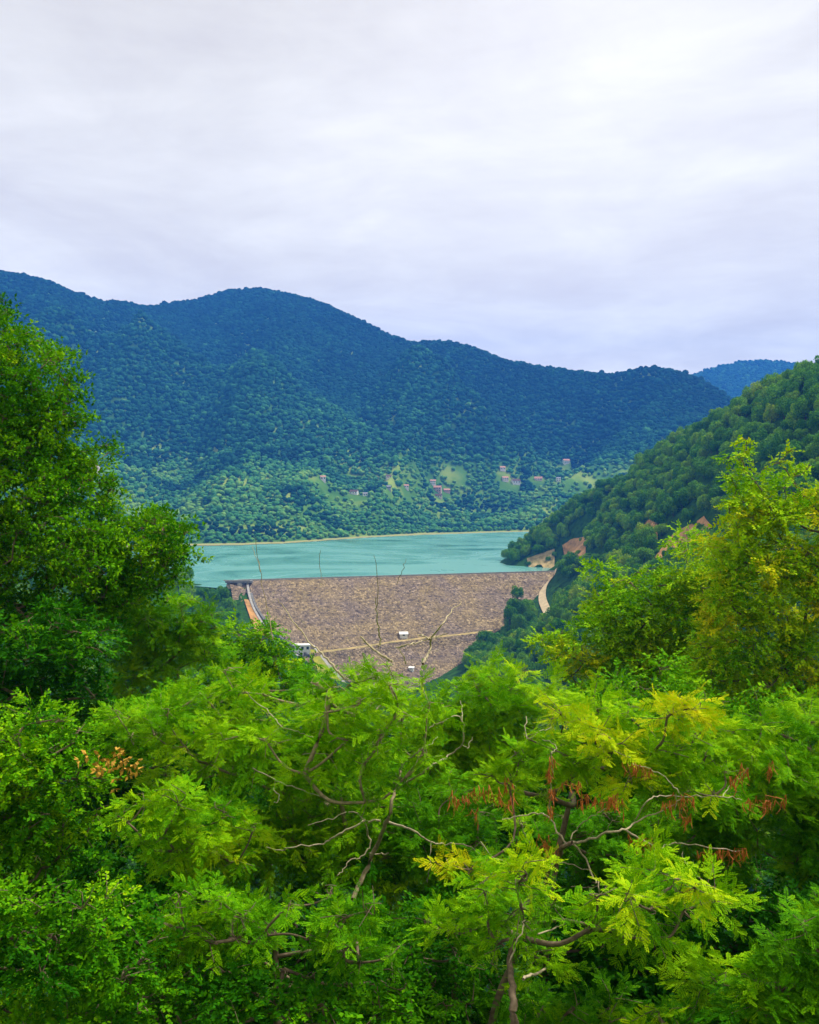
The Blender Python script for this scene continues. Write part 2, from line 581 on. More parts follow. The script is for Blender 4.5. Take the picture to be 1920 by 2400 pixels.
# ------------------------------------------------------------------ dam geometry
C0 = P(545, 1363, 698.0)
C1 = P(1312, 1337.5, 772.0)
C0[2] = C1[2] = 5.0
CDIR = (C1 - C0)[:2]
CLEN = float(np.linalg.norm(CDIR))
CDIR = CDIR / CLEN
CPER = np.array((CDIR[1], -CDIR[0]))      # towards the camera
SLOPE = 1.6


def dam_hit(px, py, lift=0.0):
    """where the ray through a pixel meets the downstream face"""
    dx, dz = ray(px, py)
    lo, hi = 200.0, 900.0
    for _ in range(60):
        y = (lo + hi) / 2
        p = np.array((dx * y, y))
        s = float(np.dot(p - C0[:2], CPER))
        zf = 5.0 - s / SLOPE
        if CZ + dz * y > zf + lift:
            lo = y
        else:
            hi = y
    return np.array((dx * lo, lo, CZ + dz * lo))


# ------------------------------------------------------------------ terrain: valley, right hillside, near slope
ctrl = []
for x in (-160, -110, -60, -25, 0, 25, 60, 110, 160):
    for y in (-40, -8, 2, 10, 30, 60, 100, 150):
        rel = -2.3 - 0.66 * max(0, y - 1) + (0.3 * max(0, -y - 8))
        rel += 0.07 * abs(x) * (1 if y > 20 else 0.3)
        ctrl.append((x, y, CZ + max(rel, -126 + 0.25 * abs(x))))
for x, y, z in [(0, 210, -56), (60, 210, -40), (-70, 210, -38), (140, 220, 10), (-150, 220, 5), (0, 300, -60), (70, 300, -40), (-70, 300, -40), (150, 300, 20), (-150, 300, 10),
                (0, 400, -60), (0, 500, -60), (60, 420, -42), (-60, 420, -42), (-140, 420, 0), (-55, 520, -44), (-110, 520, -34), (-170, 520, -12), (30, 560, -58), (0, 620, -58), (0, 700, -58), (40, 800, -40),
                (-120, 640, -20), (-150, 640, -14), (-200, 640, -4), (-140, 690, -8), (-150, 720, 0.5), (-190, 740, 3), (-260, 760, 6), (-300, 700, 25), (-350, 600, 60), (-420, 800, 20), (-350, 400, 70), (-350, 200, 90),
                (-150, 800, -12), (-300, 850, -14), (-450, 930, -5), (0, 860, -40), (-200, 950, -30), (60, 900, -16), (80, 1010, -20), (170, 1050, -14), (260, 1020, -10), (350, 950, 10), (330, 700, 110), (400, 600, 140), (420, 850, 50), (500, 500, 190)]:
    ctrl.append((x, y, z))
for px, py, Y in [(1175, 1325, 890), (1224, 1258, 930), (1280, 1213, 940), (1335, 1169, 920), (1403, 1124, 880), (1492, 1074, 820), (1558, 1024, 760), (1658, 968, 680), (1736, 922, 610), (1825, 902, 550), (1920, 894, 490), (2100, 862, 430)]:
    p = P(px, py, Y)
    ctrl.append((p[0], p[1], p[2] - (10 if py < 1300 else 4)))
for px, py, Y in [(1450, 1330, 560), (1600, 1255, 545), (1750, 1170, 490), (1920, 1080, 430), (1450, 1190, 745), (1600, 1105, 650), (1750, 1020, 570), (1920, 960, 500), (1330, 1300, 870), (1380, 1290, 830),
                  (1299, 1361, 768), (1278, 1374, 752), (1272, 1397, 735), (1276, 1418, 715), (1287, 1441, 695), (1330, 1420, 690), (1380, 1400, 640), (1240, 1460, 690), (1250, 1420, 725), (1270, 1342, 775),
                  (1350, 1500, 520), (1500, 1450, 430), (1700, 1400, 330), (1200, 1500, 560)]:
    p = P(px, py, Y)
    ctrl.append((p[0], p[1], p[2] - (0 if py < 1450 and px < 1300 else 6)))
for px, py in [(1297, 1345), (1235, 1420), (1200, 1455), (1140, 1490), (1085, 1552), (578, 1366), (590, 1410), (625, 1470), (690, 1520), (745, 1570)]:
    ctrl.append(tuple(dam_hit(px, py)))
ctrl = np.array(ctrl, float)
cc = ctrl[:, :2] / 100.0
dd = np.linalg.norm(cc[:, None] - cc[None], axis=2)
n_ = len(ctrl)
A = np.zeros((n_ + 3, n_ + 3))
A[:n_, :n_] = -dd - np.eye(n_) * 0.01
A[:n_, n_] = A[n_, :n_] = 1
A[:n_, n_ + 1:] = cc
A[n_ + 1:, :n_] = cc.T
sol = np.linalg.solve(A, np.concatenate([ctrl[:, 2], [0, 0, 0]]))


def H(x, y):
    x, y = np.asarray(x, float), np.asarray(y, float)
    sh = x.shape
    q = np.stack([x.ravel(), y.ravel()], -1) / 100.0
    o = np.empty(len(q))
    for s in range(0, len(q), 20000):
        e = q[s:s + 20000]
        d = np.linalg.norm(e[:, None] - cc[None], axis=2)
        o[s:s + 20000] = -d @ sol[:n_] + sol[n_] + e @ sol[n_ + 1:]
    z = o.reshape(sh)
    # keep the lake side under water and out of the dam's body
    s = (x - C0[0]) * CPER[0] + (y - C0[1]) * CPER[1]
    return z


def h1(x, y):
    return float(H(np.array([x]), np.array([y]))[0])


gx = np.concatenate([np.linspace(-460, -60, 90), np.linspace(-58, 58, 60), np.linspace(60, 560, 110)])
gy = np.concatenate([np.linspace(-45, 100, 80), np.linspace(103, 1080, 210)])
GX, GY = np.meshgrid(gx, gy)
GZ = H(GX, GY) + 0.8 * fbm(GX / 14, GY / 14, 3, 3)
V = np.stack([GX, GY, GZ], -1).reshape(-1, 3)
structure('ground', mesh_np('ground', V, grid_faces(*GX.shape), M['near_ground'], smooth=True), 'green valley sides and slope below the viewpoint')

# ------------------------------------------------------------------ lake
wp = [tuple(C0[:2] - CPER * 3 - CDIR * 6), tuple(C1[:2] - CPER * 3 + CDIR * 60), (600, 1000), (1900, 1900), (-1900, 1900), (-1900, 1000), (-330, 760), (-200, 752)]
wm = bpy.data.meshes.new('lake_water')
wm.from_pydata([(x, y, 0) for x, y in wp], [], [tuple(range(len(wp)))])
wm.materials.append(M['water'])
structure('lake_water', wm, 'calm turquoise reservoir lake held behind the dam')

# ------------------------------------------------------------------ dam
dam = thing('rockfill_dam', 'broad brown rockfill dam across the valley holding back the lake', 'dam', (C0[0], C0[1], 0))
base = np.array((C0[0], C0[1], 0.0))


def dam_pt(t, s, z):
    p = C0[:2] + CDIR * t + CPER * s
    return np.array((p[0], p[1], z)) - base


ts = np.linspace(-2, CLEN + 12, 230)
ss = np.linspace(0, 108, 118)
T, S = np.meshgrid(ts, ss)
Zd = 5.0 - S / SLOPE + rng.normal(0, 0.32, T.shape) * (S > 1) + 0.5 * fbm(T / 9, S / 9, 8, 3) * np.clip(S / 5, 0, 1)
Zd[0] = 5.0
X = C0[0] + CDIR[0] * T + CPER[0] * S - base[0]
Y_ = C0[1] + CDIR[1] * T + CPER[1] * S - base[1]
V1 = np.stack([X, Y_, Zd], -1).reshape(-1, 3)
F1 = grid_faces(*T.shape)[:, ::-1]
# crest top and upstream slope
rows = [(0.0, 4.98), (-9.0, 4.98), (-30.0, -8.0), (-60, -28)]
V2 = np.array([dam_pt(t, s, z) for s, z in rows for t in (-2, CLEN + 12)])
F2 = np.array([(2 * i, 2 * i + 1, 2 * i + 3, 2 * i + 2) for i in range(3)])
Vd, Fd = merge([(V1, F1), (V2, F2)])
link('embankment', mesh_np('embankment', Vd, Fd, M['rockfill']), dam)


def strip(name, mat, t0, t1, s0, s1, z0, z1):
    mb = MB()
    c = [dam_pt(t, s, z) for z in (z0, z1) for t, s in ((t0, s0), (t1, s0), (t1, s1), (t0, s1))]
    mb.add(c, [(0, 3, 2, 1), (4, 5, 6, 7), (0, 1, 5, 4), (1, 2, 6, 5), (2, 3, 7, 6), (3, 0, 4, 7)])
    return mb.build(name, mat, dam)


strip('crest_road', M['concrete'], -2, CLEN + 12, -8.0, -1.0, 4.99, 5.12)
strip('parapet_wall', M['concrete'], 4, CLEN + 11, -1.0, -0.55, 4.9, 6.0)
# inclined access road, a berm across the face
e0, e1 = dam_hit(728, 1530), dam_hit(1150, 1477)


def ts_of(p):
    d = p[:2] - C0[:2]
    return float(d @ CDIR), float(d @ CPER)


(ta, sa), (tb, sb) = ts_of(e0), ts_of(e1)
Vb, nb = [], 60
for i in range(nb + 1):
    k = i / nb
    t, s = ta + (tb - ta) * k, sa + (sb - sa) * k + 0.5 * math.sin(k * 9)
    z = 5 - s / SLOPE
    for ds, dz in ((-2.4, 0.4), (3.6, 0.7), (4.1, 0.3), (7.0, -4.6)):
        Vb.append(dam_pt(t, s + ds, z + dz + (0 if ds < 4 else random.uniform(-.2, .2))))
Fb = np.concatenate([grid_faces(nb + 1, 4)])
link('access_road', mesh_np('access_road', np.array(Vb), Fb, [M['tan_soil'], M['rockfill']], mat_idx=[(1 if (i % 3) == 2 else 0) for i in range(len(Fb))]), dam)
for me_o in dam.children:
    pass


# ------------------------------------------------------------------ draped sheets: roads, soil
def drape(name, mat, pts_l, pts_r, label, zfun, lift=0.25, n=10, m=6, kind='structure'):
    L, R = smooth_path(pts_l, n), smooth_path(pts_r, n)
    k = np.linspace(0, 1, m)[None, :, None]
    G = L[:, None, :] * (1 - k) + R[:, None, :] * k
    G[..., 2] = zfun(G[..., 0], G[..., 1]) + lift
    o = structure(name, mesh_np(name, G.reshape(-1, 3), grid_faces(G.shape[0], m), mat, smooth=True), label)
    return o


def hit_ground(px, py, y0=300.0, y1=1000.0, fun=None, back=False):
    fun = fun or H
    dx, dz = ray(px, py)
    ys = np.linspace(y0, y1, 900)
    zz = fun(dx * ys, ys)
    if isinstance(zz, tuple):
        zz = zz[0]
    below = (CZ + dz * ys) < zz
    i = int(np.argmax(below)) if below.any() else len(ys) - 1
    return np.array((dx * ys[i], ys[i], CZ + dz * ys[i]))


def hg_list(pts, **k):
    return [hit_ground(x, y, **k) for x, y in pts]


rd = [P(1302, 1359, 768), P(1278, 1374, 752), P(1271, 1397, 735), P(1275, 1418, 715), P(1290, 1446, 690), P(1312, 1470, 660)]
rl = [p + np.array((-2.6, 0, 0)) for p in rd]
rr = [p + np.array((2.6, 0.5, 0)) for p in rd]
drape('dirt_road', M['dirt_road'], rl, rr, 'pale dirt road curving down the hillside at the right end of the dam', H, 0.9)


def soil(name, mat, px_l, px_r, label, lift=0.9, y0=350, y1=1000):
    drape(name, mat, hg_list(px_l, y0=y0, y1=y1), hg_list(px_r, y0=y0, y1=y1), label, H, lift, n=6, m=8)


soil('bare_soil', M['red_soil'], [(572, 1408), (583, 1440), (592, 1468), (596, 1490)], [(582, 1408), (598, 1436), (612, 1466), (622, 1492)], 'orange strip of bare soil beside the dam, under the spillway', 0.8, 500)
soil('soil_scar', M['red_soil'], [(1318, 1282), (1345, 1266), (1378, 1258)], [(1322, 1302), (1348, 1304), (1372, 1306)], 'orange soil scar on the hillside above the right end of the dam', 1.2, 600)
soil('soil_scar', M['tan_soil'], [(1235, 1312), (1270, 1300), (1300, 1290)], [(1240, 1338), (1275, 1336), (1300, 1330)], 'tan soil bank close above the lake edge and the dam crest', 1.2, 600)
soil('soil_scar', M['red_soil'], [(1505, 1230), (1525, 1222), (1540, 1225)], [(1508, 1268), (1525, 1275), (1542, 1272)], 'small orange soil patch among the dark trees of the right hillside', 1.2, 350, 900)
soil('soil_scar', M['red_soil'], [(1527, 1322), (1556, 1282), (1590, 1248), (1650, 1215)], [(1540, 1334), (1580, 1306), (1615, 1278), (1670, 1240)], 'long orange cut in the right hillside behind the yellow green tree', 1.2, 350, 900)

# grass strip left of the dam's toe
drape('grass_slope', M['dry_grass'], [dam_hit(718, 1528), dam_hit(738, 1560), dam_hit(750, 1610), dam_hit(760, 1680)], [dam_hit(742, 1528), dam_hit(780, 1575), dam_hit(812, 1620), dam_hit(840, 1690)],
      'yellow green grass strip along the left foot of the dam', lambda x, y: 5 - ((x - C0[0]) * CPER[0] + (y - C0[1]) * CPER[1]) / SLOPE, 1.6)

# ------------------------------------------------------------------ spillway
sp0 = P(556, 1366, 697)
sw = thing('spillway', 'grey concrete spillway with pier and bridge at the left end of the dam', 'spillway', (sp0[0], sp0[1], 0))
sb0 = np.array((sp0[0], sp0[1], 0))


def swbox(name, mat, px0, px1, py0, py1, Y, depth, parent=sw):
    a, b = P(px0, py1, Y) - sb0, P(px1, py0, Y) - sb0
    mb = MB()
    mb.box(a[0], b[0], Y - sb0[1], Y - sb0[1] + depth, a[2], b[2])
    return mb.build(name, mat, parent)


swbox('bridge_deck', M['concrete_dark'], 528, 590, 1362, 1366.5, 695, 8)
swbox('bridge_deck', M['concrete'], 524, 586, 1359.5, 1361.5, 695.2, 0.4).name = 'railing'
swbox('pier', M['concrete'], 557, 567, 1367, 1407, 694.5, 9)
swbox('pier', M['concrete_dark'], 567.5, 573, 1367, 1407, 696, 9)
swbox('base_slab', M['concrete_dark'], 546, 577, 1403, 1411, 692, 10)
# pale rock face under the bridge
L = [P(530, 1370, 699), P(538, 1385, 696), P(548, 1402, 692)]
R = [P(556, 1368, 700), P(557, 1388, 697), P(558, 1404, 693)]
g = []
for a, b in zip(smooth_path(L, 5), smooth_path(R, 5)):
    for k in np.linspace(0, 1, 7):
        p = a * (1 - k) + b * k - sb0
        p[1] += random.uniform(-0.6, 0.6)
        g.append(p)
g = np.array(g)
nrow = len(g) // 7
back = g.copy()
back[:, 1] += 5
link('rock_face', mesh_np('rock_face', np.concatenate([g, back]), np.concatenate([grid_faces(nrow, 7), grid_faces(nrow, 7) + len(g)]), M['pale_rock']), sw)
# chute walls running down the groin
for nm, mat, path, wd in (('chute_wall', M['concrete'], [(577, 1366), (581, 1395), (590, 1425), (603, 1450), (622, 1480), (650, 1510), (700, 1545)], 1.5),
                          ('chute_wall', M['concrete_dark'], [(586, 1395), (597, 1425), (614, 1452), (636, 1480), (665, 1506), (720, 1540)], 1.5),
                          ('chute_wall', M['concrete'], [(730, 1518), (752, 1546), (775, 1575), (800, 1602), (830, 1640)], 2.0)):
    pts = smooth_path([dam_hit(x, y) for x, y in path], 5) - sb0
    mb = MB()
    for a, b in zip(pts[:-1], pts[1:]):
        vs_ = []
        for q in (a, b):
            for ox, oz in ((0, -2), (wd, -2), (wd, 1.7), (0, 1.7)):
                vs_.append((q[0] + ox, q[1], q[2] + oz))
        mb.add(vs_, [(0, 1, 5, 4), (1, 2, 6, 5), (2, 3, 7, 6), (3, 0, 4, 7)])
    mb.build(nm, mat, sw)


# ------------------------------------------------------------------ houses
def house(name, label, loc, w, d, h, wall, roof, rz=0.0, rh=None, group=None, nwin=3, floors=1, cat='house', flat=False, sink=1.5):
    t = thing(name, label, cat, tuple(loc), rz, group)
    mb = MB()
    rh = rh if rh is not None else w * 0.22
    mb.box(-w / 2, w / 2, -d / 2, d / 2, -sink, h)
    if not flat:
        mb.add([(-w / 2, -d / 2, h), (-w / 2, d / 2, h), (-w / 2, 0, h + rh)], [(0, 1, 2)])
        mb.add([(w / 2, -d / 2, h), (w / 2, d / 2, h), (w / 2, 0, h + rh)], [(0, 1, 2)])
    mb.build('wall', wall, t)
    r = MB()
    e, th = 0.5, 0.22
    if flat:
        r.box(-w / 2 - e, w / 2 + e, -d / 2 - e, d / 2 + e, h + 0.01, h + 0.35)
    else:
        k = rh / (d / 2)
        for s in (-1, 1):
            y0, y1 = s * (d / 2 + e), 0.0
            za, zb = h - e * k + 0.02, h + rh + 0.02
            vs_ = [(-w / 2 - e, y0, za), (w / 2 + e, y0, za), (w / 2 + e, y1, zb), (-w / 2 - e, y1, zb)]
            vs_ += [(x, y, z + th) for x, y, z in vs_]
            r.add(vs_, [(0, 3, 2, 1), (4, 5, 6, 7), (0, 1, 5, 4), (1, 2, 6, 5), (3, 0, 4, 7)])
    r.build('roof', roof, t)
    fh = h / floors
    for f in range(floors):
        for i in range(nwin):
            x = -w / 2 + w * (i + 0.5) / nwin
            m2 = MB()
            ww = min(0.8, w / nwin * 0.3)
            m2.box(x - ww, x + ww, -d / 2 - 0.06, -d / 2 - 0.003, f * fh + fh * 0.3, f * fh + fh * 0.78)
            m2.build('window', M['window'], t)
    return t


VIL = [
    (757, 1121, 7, 6, 5, 'pink', 'roof_red', 1, 'small pink house with red roof, farthest left of the village on the far shore'),
    (830, 1154, 11, 7, 4.0, 'white_paint', 'roof_brown', 1, 'long low white house with brown roof, larger of the white pair nearest the lake'),
    (856, 1158, 6, 5, 3.6, 'white_paint', 'roof_grey', 1, 'small white house with grey roof just right of the long white house'),
    (911, 1117, 7, 6, 4.0, 'cream', 'roof_brown', 1, 'small cream house with brown roof, at the forest edge behind the middle village field'),
    (911, 1142, 5.5, 5, 4.0, 'grey_wall', 'roof_grey', 1, 'small grey house below the cream one in the middle of the village'),
    (952, 1139, 7, 5, 3.6, 'pink', 'roof_red', 1, 'low pink house with red roof left of the brick houses'),
    (1015, 1132, 9, 7, 7, 'white_paint', 'roof_red', 2, 'tall white two storey house behind the brick buildings'),
    (1026, 1148, 12, 8, 7.5, 'brick', 'roof_red', 2, 'largest red brick building of the village, two storeys under a red roof'),
    (1047, 1149, 10, 7, 3.6, 'brick', 'roof_red', 1, 'low brick house with red roof just right of the largest brick building'),
    (1028, 1161, 11, 6, 3.0, 'cream', 'roof_brown', 1, 'low cream house in front of the largest brick building'),
    (1184, 1123, 10, 7, 6, 'pink', 'roof_red', 2, 'pink two storey house left of the dark roofed white house'),
    (1209, 1129, 14, 8, 5, 'white_paint', 'roof_brown', 1, 'wide white house under a dark brown roof on the right side of the village'),
    (1262, 1121, 13, 6, 3.2, 'cream', 'roof_red', 1, 'long low cream house right of the dark roofed white house'),
    (1309, 1124, 7, 6, 6, 'white_paint', 'roof_grey', 2, 'narrow white two storey house, farthest right on the lower village row'),
    (1327, 1082, 12, 8, 6, 'white_paint', 'roof_red', 2, 'white house with red roof, highest up on the right, at the forest edge'),
    (1178, 1097, 9, 7, 4.5, 'pink', 'roof_red', 1, 'pink house with red roof standing alone above the pink two storey house'),
    (222, 1101, 11, 8, 7, 'pink', 'roof_red', 2, 'pale pink house seen past the edge of the tall left tree'),
]
HOUSES = []
for px, py, w, d, h, wl_, rf, fl, lab in VIL:
    p = hit_ground(px, py + 4, 1200, 2300, far_h)
    sc = 1.1
    house('village_house', lab, (p[0], p[1], p[2]), w * sc, d * sc, h * sc * 0.9, M[wl_], M[rf], random.uniform(-0.35, 0.35), group='village houses on the far shore', nwin=3 if w > 8 else 2, floors=fl, sink=5)
    HOUSES.append((p[0], p[1], w * sc))

p = dam_hit(946, 1492)
house('site_hut', 'small white hut beside the slanting track on the dam face', (p[0], p[1], p[2] + 0.3), 5.0, 3.8, 1.7, M['white_paint'], M['white_paint'], 0.12, 1.1, nwin=1, cat='hut', sink=3)
p = dam_hit(965, 1570)
house('site_hut', 'tiny white hut low on the dam above the foreground treetops', (p[0], p[1], p[2] + 0.3), 2.8, 2.4, 1.2, M['white_paint'], M['white_paint'], -0.2, 0.6, nwin=1, cat='hut', sink=3)
p = dam_hit(709, 1526)
house('valve_house', 'flat roofed white building with dark windows left of the dam foot', (p[0], p[1], p[2] + 0.4), 10, 6, 3.6, M['white_paint'], M['white_paint'], 0.1, nwin=3, cat='building', flat=True, sink=6)

# ------------------------------------------------------------------ far forest (one mass of countless trees)
def ico(sub):
    import bmesh
    bm = bmesh.new()
    bmesh.ops.create_icosphere(bm, subdivisions=sub, radius=1)
    V = np.array([v.co[:] for v in bm.verts])
    Fq = np.array([[v.index for v in f.verts] for f in bm.faces])
    bm.free()
    return V, Fq


def bumpy(sub, seed, amp=0.35, sq=0.9):
    V, Fq = ico(sub)
    r = np.random.default_rng(seed)
    k = r.normal(0, 1, (9, 3))
    k /= np.linalg.norm(k, axis=1, keepdims=True)
    k[:, 2] = np.abs(k[:, 2]) * 0.7
    # lobed crown: union of lobes seen from the centre
    rad = np.full(len(V), 0.55)
    for q in k:
        c = q * 0.5
        b = V @ c
        disc = b * b - (c @ c - (0.42 + 0.12 * r.random()) ** 2)
        rad = np.maximum(rad, np.where(disc > 0, b + np.sqrt(np.maximum(disc, 0)), 0))
    V = V * rad[:, None] + r.normal(0, amp * 0.12, V.shape)
    V[:, 2] *= sq
    return V, Fq


protos = []
for i in range(6):
    V, Fq = bumpy(3, 100 + i, 0.4, [1.0, 1.15, 0.9, 1.3, 1.0, 0.8][i])
    me = mesh_np('far_crown', V, Fq, M['leaf_far'])
    protos.append(bpy.data.objects.new('far_crown', me))      # never linked to the scene: only read by the node tree

sp_ = 7.6
xs, ys = np.meshgrid(np.arange(-1500, 1500, sp_), np.arange(1150, 3000, sp_))
xs = (xs + rng.uniform(-3.6, 3.6, xs.shape)).ravel()
ys = (ys + rng.uniform(-3.6, 3.6, ys.shape)).ravel()
pxx = W0 / 2 + F * xs / ys
k = (pxx > -160) & (pxx < 2080)
xs, ys, pxx = xs[k], ys[k], pxx[k]
zs, us = far_h(xs, ys)
field = fbm(xs / 90.0, ys / 90.0, 51, 3)
keep = (zs > 1.12) & (us < 1.06) & (us > 0)
lowz = (zs < 105)
keep &= ~(lowz & (field > 0.27) & (rng.random(len(xs)) < 0.75) & (pxx > 480))
vill = np.exp(-(((pxx - 1230) / 190) ** 2)) * np.exp(-(((us - 0.27) / 0.07) ** 2))
keep &= ~(rng.random(len(xs)) < vill * 0.6)
for hx, hy, hw in HOUSES:
    ax = hx / hy
    near = (np.abs(xs - ax * ys) < hw * 0.6 + 3) & (ys > hy - 34) & (ys < hy + hw * 0.5 + 2)
    keep &= ~near
xs, ys, zs, us, pxx, field = [a[keep] for a in (xs, ys, zs, us, pxx, field)]
nF = len(xs)
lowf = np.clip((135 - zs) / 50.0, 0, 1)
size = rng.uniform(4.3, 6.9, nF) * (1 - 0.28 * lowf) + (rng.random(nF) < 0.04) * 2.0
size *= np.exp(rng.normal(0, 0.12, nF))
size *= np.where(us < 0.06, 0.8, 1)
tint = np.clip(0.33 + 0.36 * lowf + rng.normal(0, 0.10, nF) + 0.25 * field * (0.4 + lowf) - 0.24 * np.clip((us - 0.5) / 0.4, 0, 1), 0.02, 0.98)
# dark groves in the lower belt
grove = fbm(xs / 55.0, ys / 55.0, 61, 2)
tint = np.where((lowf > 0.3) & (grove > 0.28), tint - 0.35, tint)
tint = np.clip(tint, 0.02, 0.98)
pts = [np.stack([xs, ys, zs + size * 0.55], -1)]
szs, tnt = [size], [tint]
# farthest mountain
xd, yd = np.meshgrid(np.arange(700, 2100, 14.0), np.arange(3350, 4400, 14.0))
xd = (xd + rng.uniform(-6, 6, xd.shape)).ravel()
yd = (yd + rng.uniform(-6, 6, yd.shape)).ravel()
pts.append(np.stack([xd, yd, dist_h(xd, yd) + 3], -1))
szs.append(rng.uniform(7, 11, len(xd)))
tnt.append(np.clip(rng.normal(0.33, 0.12, len(xd)), 0, 1))
pts, szs, tnt = np.concatenate(pts), np.concatenate(szs), np.concatenate(tnt)


def scatter(name, pts, szs, tnt, protos, label):
    me = bpy.data.meshes.new(name)
    me.vertices.add(len(pts))
    me.vertices.foreach_set('co', np.ascontiguousarray(pts, np.float32).ravel())
    for nm, ar in (('size', szs), ('tint', tnt)):
        me.attributes.new(nm, 'FLOAT', 'POINT').data.foreach_set('value', np.ascontiguousarray(ar, np.float32))
    me.attributes.new('kindno', 'INT', 'POINT').data.foreach_set('value', rng.integers(0, len(protos), len(pts)).astype(np.int32))
    o = link(name, me)
    o['kind'] = 'stuff'
    o['label'] = label
    o['category'] = 'forest'
    ng = bpy.data.node_groups.new(name, 'GeometryNodeTree')
    ng.interface.new_socket('Geometry', in_out='INPUT', socket_type='NodeSocketGeometry')
    ng.interface.new_socket('Geometry', in_out='OUTPUT', socket_type='NodeSocketGeometry')
    n, l = ng.nodes, ng.links
    gi, go = n.new('NodeGroupInput'), n.new('NodeGroupOutput')
    g2i = n.new('GeometryNodeGeometryToInstance')
    for p in reversed(protos):
        oi = n.new('GeometryNodeObjectInfo')
        oi.inputs['Object'].default_value = p
        l.new(oi.outputs['Geometry'], g2i.inputs[0])
    iop = n.new('GeometryNodeInstanceOnPoints')
    iop.inputs['Pick Instance'].default_value = True
    l.new(gi.outputs[0], iop.inputs['Points'])
    l.new(g2i.outputs[0], iop.inputs['Instance'])

    def named(nm, dt):
        a = n.new('GeometryNodeInputNamedAttribute')
        a.data_type = dt
        a.inputs['Name'].default_value = nm
        return a.outputs['Attribute']
    l.new(named('kindno', 'INT'), iop.inputs['Instance Index'])
    cmb = n.new('ShaderNodeCombineXYZ')
    s = named('size', 'FLOAT')
    for i in range(3):
        l.new(s, cmb.inputs[i])
    l.new(cmb.outputs[0], iop.inputs['Scale'])
    rv = n.new('FunctionNodeRandomValue')
    rv.data_type = 'FLOAT_VECTOR'
    rv.inputs['Min'].default_value = (-0.12, -0.12, 0)
    rv.inputs['Max'].default_value = (0.12, 0.12, 6.283)
    l.new(rv.outputs[0], iop.inputs['Rotation'])
    l.new(iop.outputs[0], go.inputs[0])
    md = o.modifiers.new('scatter', 'NODES')
    md.node_group = ng
    return o


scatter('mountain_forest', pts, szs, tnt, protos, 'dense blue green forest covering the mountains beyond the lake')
print('far trees', len(pts))

# ------------------------------------------------------------------ haze
hz, n, l, o_ = new_mat('haze')
pv = N(n, l, 'ShaderNodeVolumePrincipled', {'Color': (0.05, 0.28, 1.0, 1), 'Density': HAZE_DENSITY, 'Anisotropy': 0.0})
l.new(pv.outputs[0], o_.inputs['Volume'])
mb = MB()
mb.box(-2700, 2700, -60, 4900, -75, 735)
ho = mb.build('haze', hz)
ho['kind'] = 'stuff'
ho['label'] = 'thin blue haze filling the valley air'
ho['category'] = 'haze'
# ------------------------------------------------------------------ leaf sprays (templates)
def leaflet(base, axis, side, nrm, L, Wd):
    """one folded leaflet as two triangles sharing the midrib, stored as a quad"""
    tip = base + axis * L
    mid = base + axis * L * 0.45
    a = mid + side * Wd * 0.5 + nrm * Wd * 0.12
    b = mid - side * Wd * 0.5 + nrm * Wd * 0.12
    return [base, a, tip, b]


def unit(v):
    return v / (np.linalg.norm(v) + 1e-9)


def compound_leaf(r, o, d, up, L, V, T, pairs=8, ll=0.038, lw=0.018):
    side = unit(np.cross(up, d))
    up = unit(np.cross(d, side))
    t0 = r.normal(0, 0.05)
    droop = r.uniform(0.2, 0.7)
    for i in range(pairs):
        k = (i + 0.8) / pairs
        p = o + d * L * k - np.array((0, 0, 1)) * droop * L * k * k * 0.5
        for s in (-1, 1):
            ax = unit(side * s * 0.9 + d * 0.42 + up * r.normal(-0.05, 0.16))
            V += leaflet(p, ax, unit(np.cross(up, ax)), unit(up + r.normal(0, 0.25, 3)), ll * (1 - 0.35 * abs(k - 0.45)) * r.uniform(0.9, 1.15), lw)
            T.append(t0 + r.normal(0, 0.045))
    p = o + d * L - np.array((0, 0, 1)) * droop * L * 0.5
    V += leaflet(p, d, side, up, ll, lw)
    T.append(t0)


